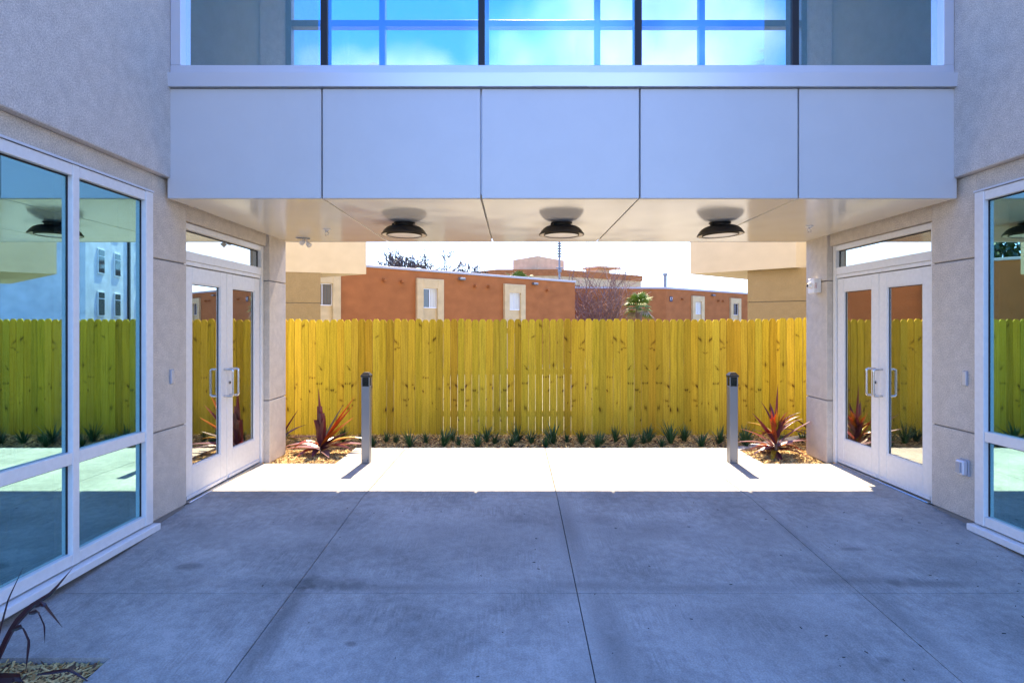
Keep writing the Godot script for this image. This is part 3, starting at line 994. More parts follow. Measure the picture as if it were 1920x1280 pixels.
func fan_palm(label: String, at: Vector3, trunk_h: float, radius: float, fronds: int, sd: int, cols: Array, dead := 0.0) -> void:
	var r := RandomNumberGenerator.new()
	r.seed = sd
	var t := thing("fan_palm", label, "palm")
	t.position = at
	var mb := MB.new()
	var pts := []
	var rad := []
	for k in 9:
		pts.append(Vector3(0, -0.2 + (trunk_h + 0.2) * k / 8.0, 0)); rad.append(radius * (0.11 + 0.02 * (k % 2)) * (1.25 if k > 6 else 1.0))
	mb.tube(pts, rad, 9)
	part("trunk", mb, M.bark, t)
	var top := Vector3(0, trunk_h, 0)
	for k in fronds:
		var az := r.randf() * TAU
		var el := lerpf(-0.75, 1.45, pow(float(k) / fronds, 0.8)) + r.randf_range(-0.15, 0.15)
		mb = MB.new()
		var g := r.randf_range(0.7, 1.2)
		var c: Color = cols[r.randi() % cols.size()]
		if el < -0.3 and r.randf() < dead: c = Color(0.30, 0.24, 0.15)
		mb.col = Color(c.r * g, c.g * g, c.b * g)
		var d := Vector3(cos(az) * cos(el), sin(el), sin(az) * cos(el))
		var side := Vector3(-sin(az), 0, cos(az))
		var up := side.cross(d).normalized()
		var hub := top + d * radius * 0.48
		mb.blade([top, top + d * radius * 0.25, hub], [radius * 0.016, radius * 0.014, radius * 0.01], side, 0.3)
		var nseg := 15
		for j in nseg:
			var a := lerpf(-1.75, 1.75, float(j) / (nseg - 1))
			var dir := (d * cos(a) + side * sin(a)).normalized()
			var len := radius * 0.55 * (1.0 - 0.16 * absf(a)) * r.randf_range(0.88, 1.05)
			var m := hub + dir * len * 0.55 + up * radius * 0.015
			var tip := hub + dir * len - Vector3(0, 1, 0) * len * r.randf_range(0.12, 0.4)
			mb.blade([hub, m, tip], [radius * 0.006, radius * 0.030, 0.001], up.cross(dir), 0.5)
		part("frond", mb, M.foliage, t)

# ---------------------------------------------------------------- background buildings
# local frame: x along the wall, +z out of it towards the viewer
func bay(t: Node3D, x0: float, x1: float, top: float, dark_share: float) -> void:
	var mb := MB.new()
	var w0 := x0 + 0.27
	var w1 := x1 - 0.27
	mb.bev(Vector3(x0, -0.1, 0.0), Vector3(w0, top, 0.13), 0.01)
	mb.bev(Vector3(w1, -0.1, 0.0), Vector3(x1, top, 0.13), 0.01)
	mb.bev(Vector3(w0, 3.08, 0.0), Vector3(w1, top - 0.002, 0.128), 0.01)
	mb.box(Vector3(w0, -0.1, 0.0), Vector3(w1, 2.36, 0.03))
	var b := part("window_bay", mb, M.cream_trim, t)
	mb = MB.new()
	var xm := lerpf(w0, w1, 0.46)
	for e in [[w0, w0 + 0.03], [w1 - 0.03, w1], [xm - 0.012, xm + 0.012]]:
		mb.box(Vector3(e[0], 2.39, 0.02), Vector3(e[1], 3.05, 0.055))
	for e in [[2.36, 2.39], [3.05, 3.08]]:
		mb.box(Vector3(w0, e[0], 0.02), Vector3(w1, e[1], 0.055))
	part("window_frame", mb, M.anodised_frame, b)
	mb = MB.new()
	mb.box(Vector3(w0 + 0.03, 2.39, 0.030), Vector3(xm - 0.012, 3.05, 0.034))
	part("pane", mb, M.dark_glass if dark_share > 0.4 else M.blind, b)
	mb = MB.new()
	for k in 5:
		var a := lerpf(xm + 0.012, w1 - 0.03, k / 5.0)
		var e := lerpf(xm + 0.012, w1 - 0.03, (k + 0.86) / 5.0)
		mb.box(Vector3(a, 2.39, 0.026), Vector3(e, 3.05, 0.030 + 0.004 * (k % 2)))
	part("blind_slats", mb, M.blind if dark_share < 0.9 else M.dark_glass, b)

func scupper(t: Node3D, x: float, y: float) -> void:
	var mb := MB.new()
	mb.bev(Vector3(x - 0.05, y - 0.05, 0), Vector3(x + 0.05, y + 0.05, 0.16), 0.008)
	part("scupper", mb, M.terracotta, t)

func wall_light(t: Node3D, x: float, y: float) -> void:
	var mb := MB.new()
	mb.bev(Vector3(x - 0.13, y - 0.05, 0), Vector3(x + 0.13, y + 0.05, 0.16), 0.02)
	part("wall_light", mb, M.galvanised, t)

func _ready() -> void:
	rng.seed = 4711
	# ------------------------------------------------ camera, sky, sun, exposure
	var cam := Camera3D.new()
	cam.name = "camera"
	add_child(cam)
	cam.position = Vector3(0, 1.62, 0)
	cam.near = 0.05
	cam.far = 600
	cam.projection = Camera3D.PROJECTION_FRUSTUM
	cam.size = 1280.0 / 1050.0 * cam.near
	cam.frustum_offset = Vector2(-5.0, -30.0) / 1050.0 * cam.near
	cam.current = true
	var env := Environment.new()
	env.background_mode = Environment.BG_SKY
	var sm := ProceduralSkyMaterial.new()
	sm.sky_top_color = Color(0.03, 0.46, 0.92)
	sm.sky_horizon_color = Color(0.60, 0.77, 0.93)
	sm.sky_curve = 0.18
	sm.sky_energy_multiplier = 0.92
	sm.ground_bottom_color = Color(0.35, 0.33, 0.3)
	sm.ground_horizon_color = Color(0.62, 0.64, 0.66)
	var clouds := FastNoiseLite.new()
	clouds.seed = 8
	clouds.frequency = 0.011
	clouds.fractal_octaves = 5
	var ci := clouds.get_seamless_image(1024, 512)
	ci.convert(Image.FORMAT_RGBA8)
	var cd := ci.get_data()
	for y in 512:
		var el := 90.0 - (y + 0.5) / 512.0 * 180.0
		var low := clampf(1.0 - el / 36.0, 0.0, 1.0)
		for x in 1024:
			var i := (y * 1024 + x) * 4
			var k := clampf((cd[i] / 255.0 - 0.58 + 0.56 * low) * 3.2, 0, 1) if el > -1 else 0.0
			cd[i] = 255; cd[i + 1] = 250; cd[i + 2] = 244; cd[i + 3] = int(k * 100)
	sm.sky_cover = ImageTexture.create_from_image(Image.create_from_data(1024, 512, false, Image.FORMAT_RGBA8, cd))
	sm.sky_cover_modulate = Color(1, 1, 1, 1)
	var sky := Sky.new()
	sky.sky_material = sm
	env.sky = sky
	env.tonemap_mode = Environment.TONE_MAPPER_LINEAR
	env.tonemap_exposure = 3.95
	env.sdfgi_enabled = true
	env.ssao_enabled = true
	env.ssil_enabled = true
	var we := WorldEnvironment.new()
	we.name = "world_environment"
	we.environment = env
	add_child(we)
	var sun := DirectionalLight3D.new()
	sun.name = "sun"
	add_child(sun)
	var el := deg_to_rad(57.5)
	var dir := Vector3(-0.055 * cos(el), -sin(el), cos(el)).normalized()   # the way the light travels
	sun.look_at_from_position(Vector3.ZERO, dir, Vector3.UP)
	sun.light_energy = 1.6
	sun.light_color = Color(1.0, 0.92, 0.79)
	sun.light_angular_distance = 0.5
	sun.shadow_enabled = true

	make_materials()
	print("materials done")
	setting()
	building()
	print("building done")
	fittings()
	fences()
	planting()
	print("planting done")
	beyond()

func setting() -> void:
	# ground sheet in strips that follow the fall of the patio
	var mb := MB.new()
	var zs := [-420.0, -7.44, -5.27, 1.33, 420.0]
	var ys := [-0.10, -0.11, -0.11, -0.50, -0.50]
	for k in 4:
		mb.quad_out(Vector3(-420, ys[k], zs[k]), Vector3(420, ys[k], zs[k]), Vector3(420, ys[k + 1], zs[k + 1]), Vector3(-420, ys[k + 1], zs[k + 1]), Vector3(0, -50, (zs[k] + zs[k + 1]) / 2))
	tag(part("ground", mb, M.ground, self), "", "", "", "structure")
	# patio of cast slabs
	var patio := Node3D.new()
	patio.name = "patio"
	add_child(patio)
	tag(patio, "", "", "", "structure")
	var xs := [-3.0, -1.435, 0.402, 2.22, 3.80]
	var ds := [7.43, 5.27, 3.595, 1.92, 0.25, -1.35]
	var g := 0.0032
	for r in 5:
		for c in 4:
			var x0: float = xs[c] + g
			var x1: float = xs[c + 1] - g
			var z0: float = -ds[r] + g
			var z1: float = -ds[r + 1] - g
			var poly := PackedVector2Array([Vector2(x0, z0), Vector2(x1, z0), Vector2(x1, z1), Vector2(x0, z1)])
			if r == 0 and c == 0: poly = PackedVector2Array([Vector2(-2.105, z0), Vector2(x1, z0), Vector2(x1, z1), Vector2(x0, z1), Vector2(x0, -6.57), Vector2(-2.105, -6.57)])
			if r == 0 and c == 3: poly = PackedVector2Array([Vector2(x0, z0), Vector2(2.925, z0), Vector2(2.925, -6.57), Vector2(x1, -6.57), Vector2(x1, z1), Vector2(x0, z1)])
			if r == 2 and c == 0: poly = PackedVector2Array([Vector2(x0, z0), Vector2(x1, z0), Vector2(x1, z1), Vector2(-2.14, z1), Vector2(-2.14, -2.96), Vector2(x0, -2.96)])
			if r > 2 and c == 0: poly = PackedVector2Array([Vector2(-2.14, z0), Vector2(x1, z0), Vector2(x1, z1), Vector2(-2.14, z1)])
			var m := MB.new()
			m.prism(poly, -0.10, 0.0, 0.059, 5.27, 6.6)
			for i in m.u.size(): m.u[i] = Vector2((m.v[i].x + m.v[i].y * 0.37 + 4.0) / 8.0, (-m.v[i].z + m.v[i].y) / 8.0)
			part("slab", m, M.concrete, patio)
	# planting soil
	var soil := Node3D.new()
	soil.name = "planting_bed"
	add_child(soil)
	tag(soil, "", "", "", "structure")
	for q in [[-9.0, 9.6, -7.431, -8.9, -0.052], [-3.3, -2.106, -6.571, -7.43, -0.05], [2.926, 4.2, -6.571, -7.43, -0.05], [-3.2, -2.141, -2.961, 1.3, -0.186]]:
		var m := MB.new()
		m.box(Vector3(q[0], q[4] - 0.2, q[2]), Vector3(q[1], q[4], q[3]))
		part("soil", m, M.soil, soil)

func building() -> void:
	var a := wing(-1.0, 2.93, "grey stucco wing whose glazed doors open beside the pruned purple plant")
	var b := wing(1.0, 3.73, "grey stucco wing with an outlet box between its window and doors")
	rear_block(a, PackedVector2Array([Vector2(-4.0, -11.53), Vector2(-6.6, -10.62), Vector2(-7.2, -13.0), Vector2(-4.6, -13.2)]),
		PackedVector2Array([Vector2(-3.14, -11.83), Vector2(-6.6, -10.60), Vector2(-8.0, -14.9), Vector2(-7.6, -14.7)]))
	rear_block(b, PackedVector2Array([Vector2(4.62, -11.10), Vector2(6.6, -9.50), Vector2(8.6, -12.2), Vector2(6.0, -13.0)]),
		PackedVector2Array([Vector2(3.70, -11.80), Vector2(5.24, -10.42), Vector2(5.62, -10.68), Vector2(7.0, -9.6), Vector2(9.2, -12.6), Vector2(7.2, -14.6)]))
	bridge()

func fittings() -> void:
	ceiling_lamp(-1.155, 0.0, "dark bronze dish lamp under the soffit on the side of the twin spotlight")
	ceiling_lamp(0.491, 0.0, "dark bronze dish lamp under the soffit between the other two lamps")
	ceiling_lamp(2.149, 0.045, "slightly tilted dark bronze dish lamp on the side of the white horn strobe")
	sprinkler(-2.10, -6.25, "small white sprinkler head in the soffit beside the twin spotlight")
	sprinkler(3.18, -6.04, "small white sprinkler head in the soffit near the horn strobe")
	card_reader(-1.0, 2.93, "slim grey card reader on the stucco pier without an outlet box", 4.82)
	card_reader(1.0, 3.73, "slim grey card reader on the stucco pier above the outlet box", 4.66)
	# twin spotlight
	var t := thing("twin_spotlight", "small white twin head security light on a plate under the soffit", "spotlight", Vector3(-2.58, 2.691, -6.85))
	var mb := MB.new()
	mb.prism(PackedVector2Array([Vector2(-0.085, 0.04), Vector2(0.05, 0.04), Vector2(0.06, -0.05), Vector2(-0.02, -0.05)]), -0.014, 0.0)
	part("plate", mb, M.grey_plastic, t)
	for h in [[-0.01, -0.05, Vector3(-0.4, -0.5, 0.7)], [0.05, -0.075, Vector3(0.6, -0.6, 0.2)]]:
		mb = MB.new()
		var d: Vector3 = h[2].normalized()
		var p := Vector3(h[0], h[1], 0.0)
		mb.tube([Vector3(h[0] * 0.5, -0.012, 0), p], [0.008, 0.008], 6)
		mb.tube([p - d * 0.02, p - d * 0.01, p + d * 0.03, p + d * 0.035], [0.016, 0.026, 0.032, 0.030], 14)
		part("spot_head", mb, M.white_plastic, t)
	# horn strobe
	t = thing("horn_strobe", "white horn strobe alarm on the stucco column with red lettering", "alarm", Vector3(3.724, 1.62 + 74.0 * 6.85 / 1050.0, -6.86))
	mb = MB.new()
	mb.bev(Vector3(0, -0.085, -0.07), Vector3(-0.055, 0.085, 0.07), 0.008)
	part("back_box", mb, M.white_plastic, t)
	mb = MB.new()
	mb.bev(Vector3(-0.056, -0.092, -0.075), Vector3(-0.092, 0.092, 0.075), 0.016)
	part("housing", mb, M.white_plastic, t)
	mb = MB.new()
	mb.lathe([Vector2(0, 0.045), Vector2(0.02, 0.042), Vector2(0.036, 0.025), Vector2(0.042, 0.0)], 18, Vector3(-0.092, 0.005, 0), Basis(Vector3(0, 0, 1), PI / 2))
	part("strobe_lens", mb, M.white_plastic, t)
	var tm := TextMesh.new()
	tm.text = "FIRE"
	tm.font = SystemFont.new()
	tm.font.font_names = PackedStringArray(["Droid Sans"])
	tm.font_size = 16
	tm.pixel_size = 0.0022
	tm.depth = 0.001
	tm.material = M.red_print
	var fx := put("lettering", tm, t)
	fx.position = Vector3(-0.074, 0.0, 0.0752)
	fx.rotation = Vector3(0, 0, -PI / 2)
	# outlet box with bubble cover
	t = thing("outlet_box", "weatherproof grey outlet box with clear bubble cover low on stucco pier", "outlet", Vector3(3.761, 0.44, -4.66))
	mb = MB.new()
	mb.bev(Vector3(0, -0.068, -0.048), Vector3(-0.02, 0.068, 0.048), 0.006)
	part("base_plate", mb, M.grey_plastic, t)
	mb = MB.new()
	mb.bev(Vector3(-0.0205, -0.06, -0.042), Vector3(-0.062, 0.06, 0.042), 0.016)
	part("cover", mb, M.anodised_frame, t)
	mb = MB.new()
	mb.bev(Vector3(-0.0625, -0.044, -0.024), Vector3(-0.074, 0.044, 0.024), 0.010)
	part("bubble", mb, M.grey_plastic, t)
	# bin inside the wing, seen through the storefront
	t = thing("waste_bin", "dark teal ribbed bin with a flat lid behind the storefront glass", "bin", Vector3(-4.08, 0.0, -4.2))
	mb = MB.new()
	mb.lathe([Vector2(0.0, 0.0), Vector2(0.22, 0.0), Vector2(0.26, 1.02)], 24)
	part("body", mb, M.bin_green, t)
	mb = MB.new()
	for k in 24:
		var a := TAU * k / 24
		mb.tube([Vector3(cos(a) * 0.225, 0.05, sin(a) * 0.225), Vector3(cos(a) * 0.262, 0.96, sin(a) * 0.262)], [0.009, 0.009], 5)
	part("ribs", mb, M.bin_green, t)
	mb = MB.new()
	mb.lathe([Vector2(0.0, 1.11), Vector2(0.2, 1.10), Vector2(0.285, 1.075), Vector2(0.29, 1.03), Vector2(0.0, 1.021)], 28)
	part("lid", mb, M.bin_green, t)
	bollard(-1.755, "square grey light bollard beside the pruned purple plant")
	bollard(2.578, "square grey light bollard beside the bushy red plant")

func fences() -> void:
	fence("yellow pine dog ear picket fence running along the planting bed", Vector2(-7.6, -8.5), 0.0, 109, 0.1075, 1.715)
	fence("yellow pine picket fence section turned forward beside the bushy red plant", Vector2(4.07, -8.49), -0.32, 46, 0.1075, 1.735)

func planting() -> void:
	# wood chips
	var cm := MB.new()
	cm.bev(Vector3(-0.5, -0.12, -0.16), Vector3(0.5, 0.12, 0.16), 0.05)
	var chip := cm.mesh(M.mulch_chip)
	var mm := MultiMesh.new()
	mm.transform_format = MultiMesh.TRANSFORM_3D
	mm.use_colors = true
	mm.mesh = chip
	var spots := []
	var areas := [[-4.0, 4.6, -7.44, -8.5, -0.052, 13000], [-3.0, -2.115, -6.58, -7.45, -0.048, 2600], [2.935, 3.85, -6.58, -7.45, -0.048, 2600], [-2.95, -2.15, -2.2, -2.955, -0.180, 3000]]
	for a in areas:
		for k in a[5]:
			spots.append(Vector3(rng.randf_range(a[0], a[1]), a[4] + rng.randf_range(0.0, 0.022), rng.randf_range(a[3], a[2]) if a[2] > a[3] else rng.randf_range(a[2], a[3])))
	mm.instance_count = spots.size()
	for k in spots.size():
		var b := Basis.from_euler(Vector3(rng.randfn() * 0.3, rng.randf() * TAU, rng.randfn() * 0.3)).scaled_local(Vector3(rng.randf_range(0.025, 0.085), rng.randf_range(0.015, 0.03), rng.randf_range(0.016, 0.045)))
		mm.set_instance_transform(k, Transform3D(b, spots[k]))
		var tone := Color(0.34, 0.19, 0.06).lerp(Color(0.70, 0.52, 0.22), rng.randf())
		if rng.randf() < 0.2: tone = Color(0.12, 0.06, 0.03)
		mm.set_instance_color(k, tone)
	var mi := MultiMeshInstance3D.new()
	mi.name = "wood_mulch"
	mi.multimesh = mm
	add_child(mi)
	tag(mi, "loose straw coloured wood chip mulch covering the planting beds", "mulch", "", "stuff")
	# small bits of leaf litter on the slabs
	var lm := MultiMesh.new()
	lm.transform_format = MultiMesh.TRANSFORM_3D
	lm.mesh = cm.mesh(M.litter)
	lm.instance_count = 90
	for k in 90:
		var p := Vector3(lerpf(-2.6, 3.6, pow(rng.randf(), 0.6)), 0, -rng.randf_range(2.3, 5.2))
		p.y = fall(p.x, p.z) + 0.002
		var s := rng.randf_range(0.006, 0.022)
		lm.set_instance_transform(k, Transform3D(Basis(Vector3.UP, rng.randf() * TAU).scaled_local(Vector3(s, 0.012, s * 0.8)), p))
	var li := MultiMeshInstance3D.new()
	li.name = "leaf_litter"
	li.multimesh = lm
	add_child(li)
	tag(li, "scattered tiny dark bits of leaf litter on the concrete", "litter", "", "stuff")
	# lily turf tufts along the bed: x, distance, scale
	var variants := []
	for k in 6: variants.append(lily_mesh(200 + k))
	var tufts := [[-2.02, 7.62, 0.8], [-1.9, 7.95, 0.95], [-1.74, 7.9, 0.7], [-1.48, 7.6, 1.15], [-1.29, 7.88, 0.85], [-1.02, 7.68, 1.15], [-0.92, 8.05, 0.9], [-0.80, 7.72, 0.85], [-0.52, 7.62, 1.15], [-0.42, 8.0, 1.1], [-0.30, 7.85, 0.85],
		[-0.05, 7.65, 0.75], [0.04, 7.95, 1.0], [0.24, 7.88, 0.95], [0.44, 7.62, 0.7], [0.56, 7.85, 1.2], [0.78, 7.93, 0.75], [0.97, 7.85, 0.9], [1.16, 7.6, 0.9], [1.26, 7.82, 1.0], [1.50, 7.98, 0.9], [1.63, 7.62, 1.05], [1.88, 7.85, 0.95], [2.0, 8.0, 0.95], [2.08, 7.62, 0.7],
		[2.28, 7.85, 1.2], [2.53, 8.0, 1.1], [2.65, 7.64, 0.85], [2.98, 7.84, 0.95], [3.28, 7.6, 1.0], [3.38, 7.82, 1.05], [3.95, 7.95, 0.85], [-2.55, 7.95, 0.9], [-2.85, 8.05, 0.8], [-2.28, 8.0, 0.7], [4.3, 8.0, 0.9], [-3.4, 7.9, 0.9]]
	for k in tufts.size():
		var q: Array = tufts[k]
		var o := put("lily_turf", variants[k % 6], self)
		o.position = Vector3(q[0] * 0.96, -0.046, -q[1])
		o.rotation = Vector3(rng.randf_range(-0.16, 0.16), rng.randf() * TAU, rng.randf_range(-0.16, 0.16))
		o.scale = Vector3(1, rng.randf_range(0.85, 1.15), 1) * float(q[2]) * rng.randf_range(0.8, 1.12)
		tag(o, "small dark green lily turf tuft in mulch at the foot of the fence", "grass tuft", "lily turf tufts along the fence")
	# purple strap leaved plants: leaf = azimuth, elevation, length, droop, half width, tone, base height
	var right := -0.25
	cordyline("cordyline", "pruned purple and orange cordyline with cut upright leaves", Vector3(-2.50, -0.05, -7.22), [
		[1.6, 1.45, 0.52, 0.0, 0.040, 1, 0.12, 1], [1.9, 1.5, 0.76, -0.1, 0.023, 1, 0.12], [1.2, 1.35, 0.44, 0.0, 0.049, 0, 0.12, 1], [2.2, 1.3, 0.38, 0.0, 0.049, 0, 0.1, 1], [0.9, 1.25, 0.46, 0.1, 0.041, 0, 0.1],
		[right, 0.98, 0.78, -0.05, 0.055, 3, 0.10], [0.05, 0.92, 0.70, 0.05, 0.049, 2, 0.1], [0.2, 0.75, 0.62, 0.1, 0.052, 3, 0.1], [-0.5, 1.1, 0.62, 0.1, 0.032, 4, 0.1], [0.3, 0.6, 0.5, 0.2, 0.049, 0, 0.08],
		[2.8, 0.85, 0.42, 2.2, 0.049, 2, 0.08], [0.5, 0.35, 0.55, 0.5, 0.052, 0, 0.06], [0.1, 0.3, 0.62, 0.4, 0.049, 5, 0.07], [-0.2, 0.55, 0.6, 0.9, 0.043, 6, 0.08], [1.0, 0.15, 0.40, 0.4, 0.049, 5, 0.05], [3.3, 0.15, 0.55, 0.4, 0.046, 5, 0.06], [3.0, 0.45, 0.5, 0.9, 0.043, 5, 0.07],
		[2.3, 0.35, 0.35, 1.0, 0.043, 2, 0.05], [1.6, 0.3, 0.3, 0.8, 0.043, 1, 0.05], [-1.2, 0.5, 0.4, 0.6, 0.043, 0, 0.07]])
	var rr := RandomNumberGenerator.new()
	rr.seed = 31
	var ls := [[1.5, 1.5, 0.80, -0.05, 0.017, 1, 0.14], [2.6, 0.85, 0.66, 0.25, 0.030, 0, 0.14], [2.9, 0.65, 0.60, 0.5, 0.028, 5, 0.12], [3.1, 0.35, 0.52, 0.5, 0.028, 5, 0.12], [0.2, 0.75, 0.62, 0.3, 0.024, 5, 0.14], [0.0, 0.4, 0.45, 0.5, 0.028, 5, 0.12], [1.9, 1.25, 0.52, 0.0, 0.020, 6, 0.14], [2.2, 1.1, 0.55, 0.1, 0.022, 2, 0.14]]
	for k in 44:
		var low := k > 22
		ls.append([rr.randf() * TAU, rr.randf_range(-0.05, 0.5) if low else rr.randf_range(0.5, 1.3), rr.randf_range(0.28, 0.44) if low else rr.randf_range(0.30, 0.46), rr.randf_range(0.3, 1.2), rr.randf_range(0.022, 0.032), [0, 0, 1, 1, 2, 2, 3, 5, 5, 6][rr.randi() % 10], rr.randf_range(0.06, 0.12) if low else rr.randf_range(0.14, 0.32)])
	cordyline("cordyline", "bushy red and purple cordyline in sunlit mulch by the stucco column", Vector3(3.32, -0.05, -7.12), ls, 0.34)
	cordyline("cordyline", "sparse purple cordyline half hidden behind the column without the alarm", Vector3(-3.25, -0.05, -7.78), [[0.35, 0.95, 0.52, 0.0, 0.02, 1, 0.1], [2.6, 1.15, 0.5, 0.0, 0.03, 0, 0.1], [0.3, 0.2, 0.75, 0.2, 0.028, 5, 0.08], [0.6, 0.35, 0.5, 0.9, 0.026, 4, 0.07], [1.6, 0.5, 0.4, 0.6, 0.028, 6, 0.07], [-0.6, 0.7, 0.4, 0.6, 0.026, 0, 0.08]])
	cordyline("cordyline", "dark purple cordyline half hidden behind the column with the alarm", Vector3(4.15, -0.05, -7.75), [[3.0, 0.85, 0.55, 0.5, 0.024, 0, 0.12], [2.5, 0.6, 0.5, 0.8, 0.026, 0, 0.12], [3.3, 0.5, 0.6, 0.7, 0.024, 0, 0.1], [2.2, 1.2, 0.62, 0.1, 0.022, 0, 0.12], [3.0, 0.2, 0.4, 0.7, 0.026, 5, 0.08], [0.4, 0.9, 0.5, 0.4, 0.026, 0, 0.1], [1.4, 0.8, 0.45, 1.2, 0.028, 5, 0.1]])
	# dark drooping plant in the near bed; leaf paths in metres
	var t := thing("cordyline", "dark drooping strap leaved plant beside the low window sill", "plant", Vector3(-2.64, -0.225, -2.82), 0, "purple strap leaved plants in the mulch")
	var paths := [
		[[[0, 0.0, 0], [0.03, 0.14, 0.0], [0.125, 0.34, 0.0], [0.20, 0.425, 0.0], [0.31, 0.50, 0.0], [0.40, 0.62, -0.02]], 0.016],
		[[[0.22, 0.43, 0], [0.265, 0.45, 0.01], [0.31, 0.41, 0.02], [0.385, 0.34, 0.03]], 0.010],
		[[[0.20, 0.40, 0.01], [0.25, 0.415, 0.02], [0.29, 0.35, 0.03], [0.305, 0.265, 0.04]], 0.009],
		[[[0.12, 0.32, 0.02], [0.18, 0.345, 0.03], [0.23, 0.28, 0.05], [0.235, 0.14, 0.07]], 0.011],
		[[[-0.03, 0.02, 0.05], [0.10, 0.12, 0.08], [0.25, 0.15, 0.12], [0.31, 0.06, 0.14], [0.33, 0.0, 0.15]], 0.020],
		[[[0.02, -0.01, 0.1], [0.05, 0.08, 0.1], [0.06, 0.17, 0.1]], 0.022],
		[[[0.25, 0.10, 0.02], [0.42, 0.13, 0.03], [0.55, 0.06, 0.04]], 0.006],
		[[[-0.03, 0.05, 0.02], [-0.03, 0.25, 0.03], [0.0, 0.40, 0.04]], 0.022],
		[[[-0.04, 0.1, -0.05], [0.0, 0.42, -0.1], [0.06, 0.58, -0.12]], 0.006],
		[[[-0.02, 0.0, 0.12], [-0.05, 0.12, 0.2], [0.02, 0.2, 0.26], [0.12, 0.12, 0.3]], 0.02]]
	for q in paths:
		var cv := Curve3D.new()
		var src: Array = q[0]
		for k in src.size():
			var a := Vector3(src[maxi(k - 1, 0)][0], src[maxi(k - 1, 0)][1], src[maxi(k - 1, 0)][2])
			var c := Vector3(src[mini(k + 1, src.size() - 1)][0], src[mini(k + 1, src.size() - 1)][1], src[mini(k + 1, src.size() - 1)][2])
			cv.add_point(Vector3(src[k][0], src[k][1], src[k][2]), -(c - a) / 6, (c - a) / 6)
		var pts := []
		for k in 15: pts.append(cv.sample_baked(cv.get_baked_length() * k / 14.0))
		var mb := MB.new()
		mb.blade(pts, leaf_half(q[1], 14, 0.4), Vector3(0.75, -0.6, 0.35), 0.35)
		part("leaf", mb, M.dark_leaf, t)
	# kerb strip behind the bushy plant
	var kb := MB.new()
	kb.prism(PackedVector2Array([Vector2(2.93, -7.34), Vector2(4.4, -8.24), Vector2(4.32, -8.38), Vector2(2.93, -7.50)]), -0.09, -0.01)
	tag(part("edging_strip", kb, M.kerb, self), "narrow pale concrete edging strip in mulch behind the bushy red plant", "edging")

